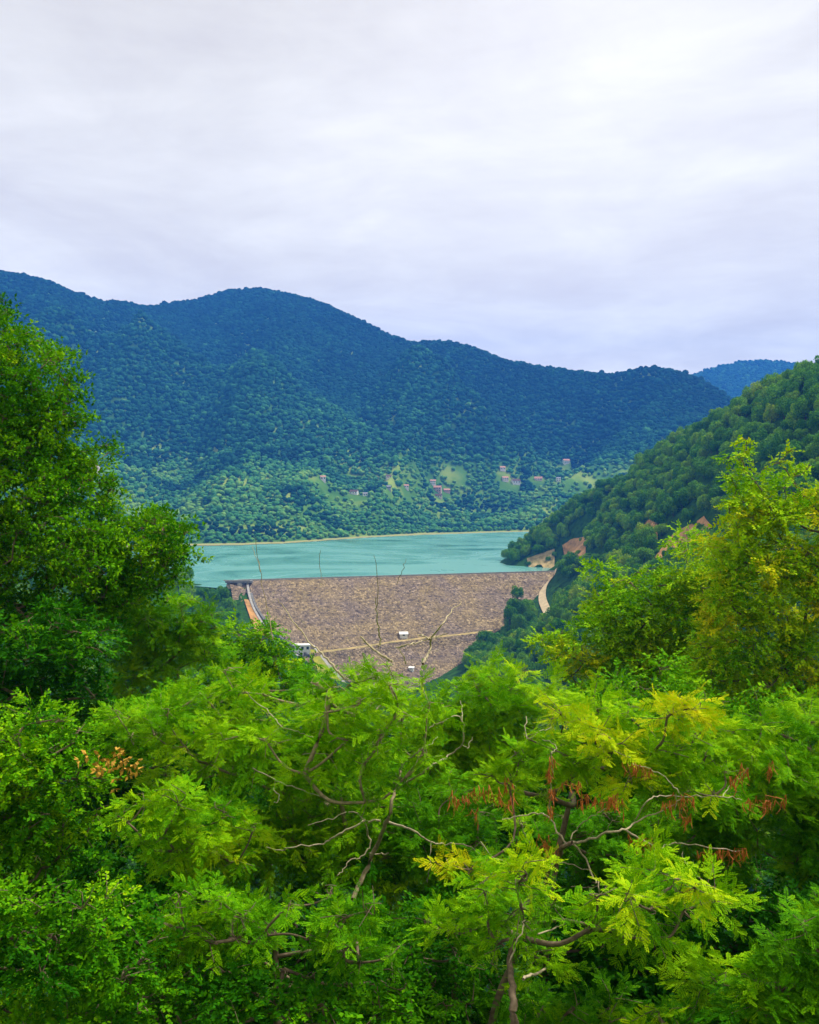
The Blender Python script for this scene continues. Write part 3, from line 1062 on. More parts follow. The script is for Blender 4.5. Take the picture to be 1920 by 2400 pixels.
def make_spray(kind, seed):
    r = np.random.default_rng(seed)
    V, T = [], []
    if kind == 'compound':
        L = 0.36
        n = 10
        for i in range(n):
            k = 0.12 + 0.88 * i / (n - 1)
            s = -1 if i % 2 else 1
            o = np.array((L * k, 0, -0.06 * k * k))
            ang = r.uniform(0.55, 1.15) * s * (1 if i < n - 1 else 0.1)
            d = unit(np.array((math.cos(ang), math.sin(ang), r.uniform(-0.25, 0.3))))
            compound_leaf(r, o, d, unit(np.array((r.normal(0, .25), r.normal(0, .25), 1.0))), r.uniform(0.11, 0.18), V, T)
    elif kind == 'simple':
        L = 0.46
        n = 15
        for i in range(n):
            k = 0.08 + 0.92 * i / (n - 1)
            s = -1 if i % 2 else 1
            o = np.array((L * k, 0, -0.05 * k * k)) + r.normal(0, 0.015, 3)
            ang = r.uniform(0.5, 1.2) * s * (1 if i < n - 1 else 0.1)
            d = unit(np.array((math.cos(ang), math.sin(ang), r.uniform(-0.5, 0.35))))
            up = unit(np.array((r.normal(0, .4), r.normal(0, .4), 1.0)))
            sd = unit(np.cross(up, d))
            l_ = r.uniform(0.085, 0.13)
            V += leaflet(o, d, sd, unit(np.cross(d, sd)), l_, l_ * 0.62)
            T.append(r.normal(0, 0.07))
    elif kind == 'whorl':                 # larger leaves bunched at shoot tips, like an oak
        for q in range(3):
            c = np.array((0.16 + 0.17 * q, r.normal(0, 0.07), r.normal(0, 0.05)))
            t0 = r.normal(0, 0.05)
            for i in range(7):
                a = i * 0.9 + r.uniform(0, .5)
                d = unit(np.array((0.45 + 0.3 * math.cos(a), 0.9 * math.sin(a), 0.75 * math.cos(a) + 0.15)))
                sd = unit(np.cross(np.array((0.1, 0, 1.0)) + r.normal(0, .3, 3), d))
                l_ = r.uniform(0.09, 0.14)
                V += leaflet(c + d * 0.02, d, sd, unit(np.cross(d, sd)), l_, l_ * 0.55)
                T.append(t0 + r.normal(0, 0.06))
    return np.array(V).reshape(-1, 4, 3), np.array(T)


SPRAYS = {k: [make_spray(k, 900 + i * 7 + j * 100) for i in range(7)] for j, k in enumerate(('compound', 'simple', 'whorl'))}


def place_sprays(kind, pos, dirs, scale, tint, roll=0.45):
    """instances the spray templates into one vertex / tint array"""
    n = len(pos)
    x = dirs / (np.linalg.norm(dirs, axis=1, keepdims=True) + 1e-9)
    up = np.tile(np.array((0, 0, 1.0)), (n, 1)) + rng.normal(0, roll, (n, 3))
    y = np.cross(up, x)
    y /= np.linalg.norm(y, axis=1, keepdims=True) + 1e-9
    z = np.cross(x, y)
    R = np.stack([x, y, z], axis=2) * scale[:, None, None]
    Vs, Ts = [], []
    kid = rng.integers(0, 7, n)
    for k in range(7):
        m = kid == k
        if not m.any():
            continue
        T, tt = SPRAYS[kind][k]
        v = np.einsum('nij,qvj->nqvi', R[m], T) + pos[m][:, None, None, :]
        Vs.append(v.reshape(-1, 3))
        Ts.append((tint[m][:, None] + tt[None, :]).ravel())
    return np.concatenate(Vs), np.concatenate(Ts)


def in_poly(x, y, poly):
    poly = np.asarray(poly, float)
    c = np.zeros(len(x), bool)
    j = len(poly) - 1
    for i in range(len(poly)):
        xi, yi = poly[i]
        xj, yj = poly[j]
        m = ((yi > y) != (yj > y)) & (x < (xj - xi) * (y - yi) / (yj - yi + 1e-12) + xi)
        c ^= m
        j = i
    return c


def poly_dist(x, y, poly):
    poly = np.asarray(poly, float)
    d = np.full(len(x), 1e9)
    for i in range(len(poly)):
        a, b = poly[i - 1], poly[i]
        ab = b - a
        t = np.clip(((x - a[0]) * ab[0] + (y - a[1]) * ab[1]) / (ab @ ab + 1e-9), 0, 1)
        d = np.minimum(d, np.hypot(x - a[0] - t * ab[0], y - a[1] - t * ab[1]))
    return d


TREE_TRIS = [0]


def near_tree(name, label, outline, Y, kind, tint, rm=0.6, bulge=1.6, dens=1.0, group='trees growing on the slope below the viewpoint', trunk=None,
              gaps=0.0, mat='leaf', bark='bark', scale=1.0, cover=1.0, extra=(), flat=0.75, trunk_r=0.13, tvar=0.10, limbs=True, toplight=0.0, pitch=-0.12):
    """a tree whose crown fills the outline (displayed-picture pixels, at depth Y): clumps of sprays on limbs from a trunk"""
    pl = np.array(outline, float)
    rpx = rm * F / Y / D                         # clump radius in outline pixels
    x0, y0 = pl.min(0)
    x1, y1 = pl.max(0)
    cs = []
    tries = int((x1 - x0) * (y1 - y0) / (rpx * rpx) * 14)
    cx, cy_ = rng.uniform(x0, x1, tries), rng.uniform(y0, y1, tries)
    ok = in_poly(cx, cy_, pl)
    cx, cy_ = cx[ok], cy_[ok]
    ed = poly_dist(cx, cy_, pl)
    for a, b, e in zip(cx, cy_, ed):
        if e < rpx * 0.30:
            continue
        if all((a - p) ** 2 + (b - q) ** 2 > (rpx * 0.66 / dens ** 0.5) ** 2 for p, q, _ in cs):
            cs.append((a, b, e))
    clumps = []
    for a, b, e in cs:
        if rng.random() < gaps:
            continue
        k = min(1.0, e * D / F * Y / (bulge + 1e-6) / 1.3)
        dep = bulge * math.sqrt(max(0, 1 - (1 - k) ** 2))
        rr = min(rm * rng.uniform(0.75, 1.2), 0.72 * e / rpx * rm + 0.10 * rm)
        clumps.append((PD(a, b, Y - dep * rng.uniform(0.55, 1.05)), rr, tint + rng.normal(0, tvar)))
        if rng.random() < 0.55:                   # the far side of the crown
            clumps.append((PD(a + rng.normal(0, rpx * .4), b + rng.normal(0, rpx * .4), Y + dep * rng.uniform(0.2, 0.9)), rm * rng.uniform(0.8, 1.1), tint + rng.normal(0, tvar)))
    for a, b, dy, r_, t_ in extra:
        clumps.append((PD(a, b, Y + dy), r_, t_))
    # trunk
    pc = np.mean([c[0] for c in clumps], axis=0)
    if trunk is None:
        tx, ty = pc[0], Y + 0.4
    else:
        tp = PD(trunk, 1500, Y + 0.4)
        tx, ty = tp[0], tp[1]
    gz = h1(tx, ty) - 0.3
    topz = max(c[0][2] for c in clumps)
    lowz = min(c[0][2] for c in clumps)
    hgt = topz - gz
    root = thing(name, label, 'tree', (tx, ty, gz), 0, group)
    o0 = np.array((tx, ty, gz))
    ztop = gz + hgt * 0.86
    tpath = smooth_path([o0, o0 + (0.15 * rng.normal(), 0.1, hgt * 0.3), o0 + (0.25 * rng.normal(), 0.15 * rng.normal(), hgt * 0.6), np.array((tx * 0.5 + pc[0] * 0.5, ty, ztop))], 6)
    tr = np.linspace(trunk_r, 0.025, len(tpath))
    tparts = [tube_np(tpath - o0, tr, 8)]
    bparts, broot, croot = [], [], {}
    sp_pos, sp_dir, sp_t, sp_s = [], [], [], []
    scale *= {'compound': 0.62 if Y < 17 else 0.85, 'simple': 0.8, 'whorl': 0.78}[kind]
    ssz = {'compound': 0.42, 'simple': 0.46, 'whorl': 0.52}[kind] * scale
    # limbs: every clump hangs on the nearest one closer to the trunk, so boughs fork like a real tree
    if limbs and clumps:
        nodes = [(p, r) for p, r in zip(tpath[len(tpath) // 3:], tr[len(tpath) // 3:])]
        nT = len(nodes)
        C = np.array([c[0] for c in clumps])
        dtr = np.array([np.min(np.linalg.norm(tpath[len(tpath) // 3:] - c, axis=1)) for c in C])
        order = np.argsort(dtr)
        allp = [p for p, _ in nodes]
        par, wt = {}, np.ones(len(C))
        idx_of = {}
        for ci in order:
            A_ = np.array(allp)
            v = C[ci] - A_
            cost = np.linalg.norm(v, axis=1) + np.where(v[:, 2] < 0, -v[:, 2] * 0.8, 0)
            j = int(np.argmin(cost))
            par[ci] = j
            idx_of[len(allp)] = ci
            allp.append(C[ci])
        for ci in order[::-1]:
            j = par[ci]
            if j >= nT:
                wt[idx_of[j]] += wt[ci]
        for ci in order:                      # parents come before their children in this order
            a_ = allp[par[ci]]
            c_ = C[ci]
            dist = np.linalg.norm(c_ - a_)
            mid = (a_ + c_) / 2 + rng.normal(0, 0.07 * dist + .01, 3) + np.array((0, 0, -0.04 * dist))
            pth = smooth_path([a_, mid, c_], 4)
            ra = min(0.006 + 0.0075 * math.sqrt(wt[ci]), trunk_r * 0.6)
            croot[ci] = ci if par[ci] < nT else croot[idx_of[par[ci]]]
            bparts.append(tube_np(pth - o0, np.linspace(ra, max(0.006, ra * 0.75), len(pth)), 5))
            broot.append(croot[ci])
    for ci, (c, r_, t_) in enumerate(clumps):
        n = max(6, int(cover * (24.0 if kind == 'compound' else 20.0) * (r_ / ssz) ** 2))
        v = rng.normal(0, 1, (n, 3))
        v[:, 2] = v[:, 2] * 0.9 + 0.25
        v /= np.linalg.norm(v, axis=1, keepdims=True)
        rad = r_ * (rng.random((n, 1)) ** 0.45)
        q = c + v * rad * np.array((1, 1, flat)) - 0.0
        dr = v * np.array((1, 1, 0.55)) + rng.normal(0, 0.35, (n, 3)) + np.array((0, 0, pitch))
        dr /= np.linalg.norm(dr, axis=1, keepdims=True)
        q = q - dr * ssz * 0.35
        sp_pos.append(q)
        sp_dir.append(dr)
        sp_t.append(np.full(n, t_) + rng.normal(0, 0.03, n) + toplight * v[:, 2])
        sp_s.append(rng.uniform(0.8, 1.25, n) * scale)
        for w in range(min(5, n)):                # a few twigs inside each clump
            e = q[w] + dr[w] * ssz * 0.7
            bparts.append(tube_np(smooth_path([c, (c + q[w]) / 2 + rng.normal(0, .04, 3), e], 2) - o0, [0.008, 0.007, 0.006, 0.005, 0.004], 3))
            broot.append(croot.get(ci, 0))
    Vv, Tt = place_sprays(kind, np.concatenate(sp_pos) - o0, np.concatenate(sp_dir), np.concatenate(sp_s), np.concatenate(sp_t))
    Fq = np.arange(len(Vv), dtype=np.int32).reshape(-1, 4)
    TREE_TRIS[0] += 2 * len(Fq)
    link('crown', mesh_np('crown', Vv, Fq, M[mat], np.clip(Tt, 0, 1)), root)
    Vt, Ft = merge(tparts)
    link('trunk', mesh_np('trunk', Vt, Ft, M[bark], smooth=True), root)
    for g in sorted(set(broot)):              # each bough that leaves the trunk is a part
        Vt, Ft = merge([b for b, q in zip(bparts, broot) if q == g])
        link('branch', mesh_np('branch', Vt, Ft, M[bark], smooth=True), root)
    return root


def bare(root, lines, conv, Y, r0=0.03, r1=0.009, mat='bark_pale', name='bare_branch', dy=0.0, thick=0.68):
    """pale leafless limbs traced at their own depth"""
    o0 = np.array(root.location)
    for ln in lines:
        (pts, ra, rb) = ln if isinstance(ln, tuple) and isinstance(ln[0], list) else (ln, r0, r1)
        p3 = []
        y = Y + dy
        for i, q in enumerate(pts):
            X, Yp = conv(*q)
            p3.append(P(X, Yp, y + 0.35 * math.sin(i * 0.9 + q[0] * 0.01)))
        pt = smooth_path(p3, 5, 0.008) - o0
        rad = np.linspace(ra, rb, len(pt)) * (thick if ra < 0.04 else 0.8) * rng.uniform(0.93, 1.07, len(pt))
        Vt, Ft = tube_np(pt, rad, 6)
        link(name, mesh_np(name, Vt, Ft, M[mat], smooth=True), root)


# ------------------------------------------------------------------ trees of the near slope
T_ = near_tree
SL = 'trees growing on the slope below the viewpoint'
left_tall = T_('oak_tree', 'tall dark green tree on the left whose top stands against the mountain', [(-400, 590), (-20, 625), (6, 628), (30, 660), (66, 690), (108, 712), (140, 760), (150, 805), (178, 842), (182, 888), (140, 925), (170, 945), (248, 922), (252, 948), (190, 990), (210, 1010), (290, 978), (276, 1012), (225, 1060), (262, 1098), (346, 1068), (398, 1112), (415, 1150), (405, 1196), (372, 1224), (300, 1270), (235, 1340), (-400, 1420)],
               24, 'whorl', 0.42, 0.32, 2.0, 1.0, gaps=0.26, trunk=-40, trunk_r=0.26, cover=1.15, tvar=0.1)
T_('broadleaf_tree', 'dark leafy tree at the left edge, under the tall tree', [(-400, 1330), (40, 1290), (240, 1290), (250, 1400), (215, 1500), (60, 1500), (-400, 1560)], 20, 'simple', 0.20, 0.5, 1.2, cover=1.1, trunk=60)
T_('locust_tree', 'slender locust with feathery leaves, in front of the tall left tree at its lower right', [(238, 1245), (265, 1215), (310, 1225), (375, 1255), (425, 1228), (462, 1275), (478, 1335), (440, 1400), (390, 1430), (360, 1490), (250, 1500), (212, 1440), (240, 1360)], 26, 'compound', 0.52, 0.5, 1.4, cover=0.9, scale=1.2)
T_('broadleaf_tree', 'bushy tree right of the slender locust, just under the bare soil', [(425, 1315), (480, 1330), (510, 1318), (560, 1296), (600, 1308), (622, 1362), (650, 1408), (680, 1445), (670, 1500), (520, 1500), (380, 1480), (400, 1400)], 33, 'simple', 0.46, 0.6, 1.5, cover=1.0, tvar=0.1)
centre = T_('locust_tree', 'locust in the centre with many pale bare branches and a leaning dark trunk', [(215, 1490), (370, 1430), (480, 1385), (560, 1440), (700, 1462), (790, 1440), (850, 1440), (880, 1500), (850, 1600), (900, 1640), (800, 1680), (700, 1720), (560, 1690), (420, 1650), (330, 1610), (230, 1560)],
            15.5, 'compound', 0.56, 0.5, 1.5, cover=0.8, trunk_r=0.09, trunk=748, bark='bark_tan', limbs=True, gaps=0.1, tvar=0.08, scale=1.0,
            extra=[(800, 1550, -3.3, .3, .55), (765, 1610, -3.3, .28, .5), (838, 1500, -3.2, .28, .6), (822, 1445, -3.2, .22, .62), (850, 1640, -3.2, .25, .45), (770, 1690, -3.2, .25, .5), (730, 1560, -3.2, .3, .55), (900, 1590, -3.2, .26, .58), (690, 1500, -3.2, .3, .6), (760, 1480, -3.2, .25, .55), (560, 1560, -3, .3, .62), (470, 1560, -3, .3, .6), (640, 1630, -3, .3, .58), (900, 1500, -3, .3, .6), (735, 1442, -2.6, .26, .6), (700, 1455, -2.6, .25, .55), (790, 1425, -2.6, .25, .6), (668, 1440, -2.4, .22, .5)])
T_('locust_tree', 'wide pale green locust below the right part of the dam', [(850, 1440), (870, 1418), (1000, 1402), (1060, 1408), (1110, 1385), (1180, 1405), (1240, 1500), (1190, 1570), (1100, 1660), (950, 1690), (860, 1650), (845, 1500)], 21, 'compound', 0.58, 0.6, 1.6, cover=0.85, tvar=0.08, scale=1.1)
T_('hornbeam_tree', 'yellow green tree in tiers, left of the tallest tree on the right edge', [(1110, 1345), (1170, 1318), (1215, 1275), (1300, 1205), (1400, 1165), (1480, 1115), (1560, 1080), (1560, 1400), (1470, 1510), (1230, 1490), (1165, 1425), (1120, 1345)], 36, 'simple', 0.66, 0.7, 2.0, cover=1.0, tvar=0.1, scale=1.1)
T_('hornbeam_tree', 'tallest yellow green tree on the right edge with spiky shoots at its top', [(1470, 1190), (1500, 1120), (1525, 1050), (1545, 1000), (1556, 955), (1572, 935), (1600, 980), (1625, 1000), (1650, 995), (1660, 965), (1680, 1010), (1720, 985), (2120, 960), (2120, 1520), (1420, 1530), (1450, 1350)], 30, 'simple', 0.72, 0.46, 2.4, cover=1.0, gaps=0.2, tvar=0.13, extra=[(1560, 962, -.5, .22, .75), (1572, 930, -.5, .15, .8), (1640, 975, -.6, .2, .75), (1662, 950, -.5, .15, .8), (1605, 990, -.6, .25, .75), (1540, 1005, -.8, .25, .7), (1700, 985, -.6, .2, .75)], trunk=1650, trunk_r=0.2)
T_('locust_tree', 'feathery mid green locust filling the right edge below the tallest yellow green tree', [(1400, 1520), (1560, 1480), (1725, 1495), (2120, 1490), (2120, 1900), (1660, 1900), (1560, 1780), (1490, 1650)], 15, 'compound', 0.48, 0.55, 1.4, cover=0.95)
podt = T_('locust_tree', 'yellowing locust with hanging red brown seed pods and pale forking limbs', [(1050, 1560), (1120, 1520), (1200, 1488), (1300, 1462), (1420, 1478), (1500, 1500), (1560, 1640), (1520, 1700), (1400, 1700), (1300, 1680), (1180, 1690), (1080, 1720), (970, 1690)], 13, 'compound', 0.60, 0.40, 1.0, cover=0.75, gaps=0.15, trunk=1145, tvar=0.09,
          extra=[(1440, 1492, -1.2, .3, .92), (1405, 1510, -1.2, .26, .9), (1260, 1545, -1.2, .3, .88), (1290, 1570, -1.3, .3, .86), (1470, 1498, -1.2, .25, .93), (945, 1820, -1.3, .18, .93), (990, 1832, -1.4, .2, .95), (1180, 1500, -1, .25, .85), (1330, 1640, -1.2, .3, .84)])
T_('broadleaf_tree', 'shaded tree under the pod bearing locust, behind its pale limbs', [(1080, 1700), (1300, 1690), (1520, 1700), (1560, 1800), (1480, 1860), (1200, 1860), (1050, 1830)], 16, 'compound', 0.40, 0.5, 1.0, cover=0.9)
front = T_('locust_tree', 'bright yellow green young locust in front with a short brown trunk and a broken stub', [(985, 1850), (1080, 1825), (1200, 1868), (1320, 1848), (1395, 1835), (1485, 1830), (1500, 1880), (1440, 1960), (1395, 2030), (1340, 1992), (1200, 1985), (1150, 1965), (1110, 2010), (1010, 2020), (980, 1930)],
           10, 'compound', 0.55, 0.36, 0.9, cover=0.85, trunk_r=0.075, trunk=1075, tvar=0.07, extra=[(1465, 1870, -.6, .2, .82), (1110, 1840, -.7, .25, .78), (1330, 1890, -.8, .25, .76)])
T_('broadleaf_tree', 'mid green tree with a pale thin stem low at the left edge', [(30, 1500), (75, 1470), (110, 1480), (190, 1530), (245, 1600), (225, 1750), (150, 1850), (0, 1900), (-400, 1900), (-400, 1530)], 13.5, 'simple', 0.42, 0.42, 1.1, cover=1.0, scale=0.62, tvar=0.1)
T_('locust_tree', 'bright green locust mound left of the central bare branches', [(225, 1670), (330, 1615), (430, 1640), (520, 1690), (600, 1760), (540, 1830), (400, 1850), (280, 1810), (205, 1740)], 12, 'compound', 0.60, 0.4, 1.0, cover=0.9, tvar=0.09)
T_('broadleaf_tree', 'leafy tree filling the bottom left corner', [(-400, 1870), (60, 1830), (180, 1850), (260, 1910), (330, 2010), (310, 2280), (-400, 2280)], 9.5, 'simple', 0.38, 0.34, 0.9, cover=0.95, scale=0.5, gaps=0.1, tvar=0.11)
T_('locust_tree', 'low locust with layered sprays, bottom left of centre', [(290, 1900), (420, 1850), (560, 1885), (760, 1850), (850, 1880), (900, 1940), (850, 2040), (720, 2060), (600, 2000), (420, 2020), (310, 2000)], 10.5, 'compound', 0.47, 0.36, 0.8, cover=0.85, gaps=0.1, tvar=0.09)
T_('broadleaf_tree', 'dark undergrowth tree at the bottom, under the layered sprays of the low locust', [(300, 2000), (500, 1990), (700, 2040), (900, 2040), (980, 2100), (960, 2280), (300, 2280)], 10.5, 'simple', 0.30, 0.38, 0.8, cover=0.85, scale=0.55, tvar=0.1, gaps=.1)
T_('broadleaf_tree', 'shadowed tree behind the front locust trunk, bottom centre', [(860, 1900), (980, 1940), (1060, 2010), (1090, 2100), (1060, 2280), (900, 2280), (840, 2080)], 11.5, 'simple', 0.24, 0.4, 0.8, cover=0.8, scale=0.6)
T_('locust_tree', 'green locust in the bottom right corner', [(1290, 2140), (1400, 2090), (1480, 2070), (1560, 2020), (1640, 1900), (2120, 1860), (2120, 2290), (1250, 2290)], 10, 'compound', 0.43, 0.4, 0.9, cover=0.9)
T_('broadleaf_tree', 'dark low tree at the bottom between the front locust trunk and the dark hollow', [(1080, 2095), (1160, 2068), (1280, 2085), (1330, 2130), (1300, 2290), (1060, 2290)], 10.5, 'compound', 0.36, 0.36, 0.7, cover=0.9)
T_('broadleaf_tree', 'shaded tree behind the central trunk, below the bare branches', [(440, 1700), (640, 1680), (800, 1660), (1000, 1650), (1060, 1720), (1050, 1860), (900, 1960), (500, 1930), (420, 1830)], 16.3, 'compound', 0.46, 0.5, 0.9, cover=0.8, tvar=0.1)
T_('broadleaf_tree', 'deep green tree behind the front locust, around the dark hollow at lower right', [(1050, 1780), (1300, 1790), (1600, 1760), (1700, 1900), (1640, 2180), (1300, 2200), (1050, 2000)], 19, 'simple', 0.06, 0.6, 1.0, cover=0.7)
T_('broadleaf_tree', 'shaded tree behind the bottom left trees', [(-400, 1780), (200, 1780), (420, 1800), (460, 1950), (300, 2100), (-400, 2100)], 17, 'simple', 0.20, 0.6, 1.0, cover=0.9)
T_('broadleaf_tree', 'green tree between the slender locust and the bright mound', [(200, 1470), (420, 1440), (520, 1480), (560, 1560), (400, 1640), (220, 1640), (180, 1560)], 19, 'simple', 0.32, 0.6, 1.2, cover=0.9)
T_('broadleaf_tree', 'olive green tree behind the yellowing locust and under the tallest right tree', [(1190, 1440), (1350, 1420), (1500, 1440), (1720, 1440), (1720, 1580), (1500, 1620), (1200, 1600)], 24, 'simple', 0.46, 0.6, 1.4, cover=0.9, tvar=0.1)

T_('broadleaf_tree', 'dim leafy tree behind the right trunk of the front locust, in the lower right shade', [(1080, 1960), (1250, 1900), (1450, 1900), (1640, 1850), (2120, 1800), (2120, 2290), (1080, 2290)], 13.5, 'simple', 0.04, 0.5, 1.0, cover=0.8, scale=0.7, bark='bark_dark')  # leaf tint near black: the hollow's shade is put into the leaf colour
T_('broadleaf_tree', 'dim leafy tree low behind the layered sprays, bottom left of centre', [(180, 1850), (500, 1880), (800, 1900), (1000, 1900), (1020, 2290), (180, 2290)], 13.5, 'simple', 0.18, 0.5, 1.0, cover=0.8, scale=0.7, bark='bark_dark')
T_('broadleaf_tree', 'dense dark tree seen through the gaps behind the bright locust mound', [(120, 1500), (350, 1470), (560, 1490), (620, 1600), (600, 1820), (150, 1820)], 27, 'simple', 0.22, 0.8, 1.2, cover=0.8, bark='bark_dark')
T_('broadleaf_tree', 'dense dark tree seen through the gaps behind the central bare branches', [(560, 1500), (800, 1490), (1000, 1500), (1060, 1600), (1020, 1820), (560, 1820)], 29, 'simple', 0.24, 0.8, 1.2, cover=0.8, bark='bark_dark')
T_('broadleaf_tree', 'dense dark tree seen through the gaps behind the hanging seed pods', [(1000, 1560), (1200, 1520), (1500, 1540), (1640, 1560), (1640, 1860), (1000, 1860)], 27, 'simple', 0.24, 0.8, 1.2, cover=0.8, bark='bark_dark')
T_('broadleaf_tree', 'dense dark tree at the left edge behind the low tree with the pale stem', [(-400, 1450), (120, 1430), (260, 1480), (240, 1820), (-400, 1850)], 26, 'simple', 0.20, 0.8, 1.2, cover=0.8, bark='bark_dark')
# pale bare limbs, pods and dead leaves
c5 = lambda x, y: (600 + x * .4058, 1500 + y * .4058)
c8 = lambda x, y: (960 + x * .5565, 1800 + y * .5565)
c6 = lambda x, y: (720 + x * .2319, 1440 + y * .2319)
fx = lambda x, y: (x, y)
YB = 12.8
bare(centre, [
    ([(560, 1500), (620, 1370), (690, 1210), (740, 1080), (775, 1000), (800, 870), (842, 740), (830, 640), (845, 500), (815, 340)], 0.042, 0.012),
], c5, YB, mat='bark_tan', name='leaning_trunk')
bare(centre, [
    ([(750, 1050), (830, 1075), (920, 1110), (1000, 1160), (1100, 1180), (1220, 1185), (1290, 1235)], .024, .008),
    ([(1010, 1160), (1005, 1300), (990, 1400)], .008, .005), ([(1120, 1180), (1140, 1230)], .007, .004),
    ([(720, 1045), (640, 1045), (540, 1090), (450, 1140), (370, 1180), (200, 1195), (150, 1220), (60, 1195)], .022, .008),
    ([(640, 1045), (540, 990), (440, 1030), (300, 1070)], .014, .006),
    ([(630, 1060), (650, 1130), (660, 1200), (600, 1260), (550, 1265), (510, 1320), (470, 1360)], .018, .007),
    ([(655, 1230), (700, 1238), (765, 1230)], .016, .012),
    ([(-20, 740), (100, 800), (240, 860), (380, 905), (430, 935)], .014, .006),
    ([(112, 815), (105, 860), (135, 890), (130, 930), (105, 940)], .012, .006),
    ([(-60, 300), (0, 360), (90, 430), (150, 500), (240, 530), (330, 560)], .010, .006),
    ([(820, 860), (930, 790), (1010, 730), (1110, 670), (1190, 600), (1190, 470), (1140, 440), (1060, 480), (1000, 510)], .022, .007),
    ([(1190, 600), (1230, 620), (1250, 560)], .010, .005), ([(1190, 470), (1195, 400), (1180, 350)], .008, .005),
    ([(790, 850), (850, 720), (950, 640), (1050, 560)], .016, .007),
    ([(890, 665), (830, 620), (720, 660)], .010, .005), ([(780, 620), (860, 580), (900, 560)], .007, .004),
    ([(1560, 440), (1565, 570), (1640, 530), (1710, 500)], .009, .005), ([(1565, 570), (1530, 680)], .008, .005),
    ([(515, 430), (520, 600)], .007, .004), ([(270, 660), (420, 660)], .006, .004),
], c5, YB)
bare(centre, [
    ([(910, 880), (870, 810), (790, 690), (640, 570), (600, 500), (560, 400)], .022, .006),
    ([(940, 1120), (915, 960), (905, 850)], .024, .020),
    ([(800, 690), (835, 630), (860, 580)], .008, .004), ([(600, 510), (500, 590), (390, 655)], .012, .006),
    ([(860, 480), (790, 430), (640, 330), (540, 225)], .016, .010), ([(720, 340), (745, 260), (720, 130), (705, -10), (690, -170)], .012, .004),
    ([(1170, 500), (1210, 420), (1245, 330), (1245, 250), (1350, 110), (1450, -20), (1560, -120)], .016, .004), ([(1240, 250), (1180, 220), (1120, 200)], .010, .006),
    ([(1245, 250), (1330, 215), (1420, 190)], .008, .004), ([(900, 330), (1010, 310), (1150, 270), (1230, 250)], .010, .005),
    ([(380, 660), (300, 560), (180, 420), (40, 300), (-90, 130), (-200, -20), (-300, -160)], .014, .004),
    ([(870, 810), (760, 760), (650, 860)], .008, .004), ([(1000, 500), (970, 420), (930, 350)], .007, .004), ([(480, 780), (520, 690), (600, 640), (700, 640)], .008, .004),
    ([(700, 960), (760, 900), (800, 800)], .008, .004), ([(900, 760), (880, 680), (840, 560), (760, 470), (620, 390)], .009, .004),
    ([(640, 570), (560, 590), (490, 560)], .007, .004), ([(430, 800), (330, 730), (270, 740)], .007, .004),
], c6, YB + 0.3, mat='bark_pale', thick=1.15)
bare(centre, [([(640, 1500), (625, 1420), (612, 1357), (606, 1310), (600, 1262)], .007, .003), ([(612, 1340), (598, 1300), (592, 1280)], .004, .003),
              ([(885, 1420), (884, 1350), (876, 1300)], .005, .003), ([(930, 1370), (945, 1330), (952, 1310)], .004, .003), ([(757, 1360), (748, 1320), (752, 1290)], .004, .003)], fx, YB + 0.5, mat='bark_tan', thick=1.0)
YP = 11.3
bare(podt, [([(430, 640), (500, 560), (570, 480), (620, 380), (650, 330), (685, 315)], .05, .03)], c8, YP, mat='bark', name='leaning_trunk')
bare(podt, [
    ([(680, 315), (720, 310), (830, 275), (910, 260), (960, 220), (1090, 165), (1150, 120)], .026, .007),
    ([(912, 262), (980, 300), (1040, 335), (1100, 322), (1160, 318), (1290, 340), (1390, 350)], .016, .007),
    ([(690, 320), (740, 380), (770, 450), (795, 500), (805, 560)], .018, .008),
    ([(660, 320), (610, 240), (590, 200), (595, 100), (600, 0), (592, -70)], .016, .006),
    ([(590, 210), (540, 190), (470, 200), (390, 218)], .014, .006), ([(465, 215), (490, 280), (515, 340)], .010, .005),
    ([(680, 300), (710, 250), (770, 205), (830, 170)], .012, .005), ([(955, 215), (1000, 140), (1060, 120), (1180, 120), (1320, 122), (1400, 135)], .013, .006),
    ([(1320, 120), (1350, 70), (1390, 40), (1430, 0)], .008, .004), ([(600, 410), (620, 398), (680, 405), (765, 437)], .010, .005), ([(680, 500), (770, 502), (860, 495)], .006, .004),
    ([(1122, 110), (1118, 180)], .008, .005), ([(1290, 510), (1190, 440), (1160, 390), (1150, 350)], .008, .004), ([(1195, 440), (1140, 465)], .009, .004),
    ([(1135, 105), (1080, 40), (1000, 0), (940, -20)], .008, .004), ([(830, 275), (850, 230), (890, 205)], .008, .004), ([(600, -60), (620, -90), (560, -120)], .007, .004),
    ([(300, 310), (370, 390), (450, 370)], .006, .004),
], c8, YP)
bare(front, [([(432, 1120), (440, 1000), (432, 900), (420, 820), (440, 700)], .05, .03)], c8, 9.4, mat='bark', name='leaning_trunk')
bare(front, [([(480, 890), (520, 870), (572, 845)], .020, .018), ([(540, 700), (620, 670), (660, 650)], .012, .006), ([(420, 820), (470, 690), (490, 640)], .012, .006)], c8, 9.3)

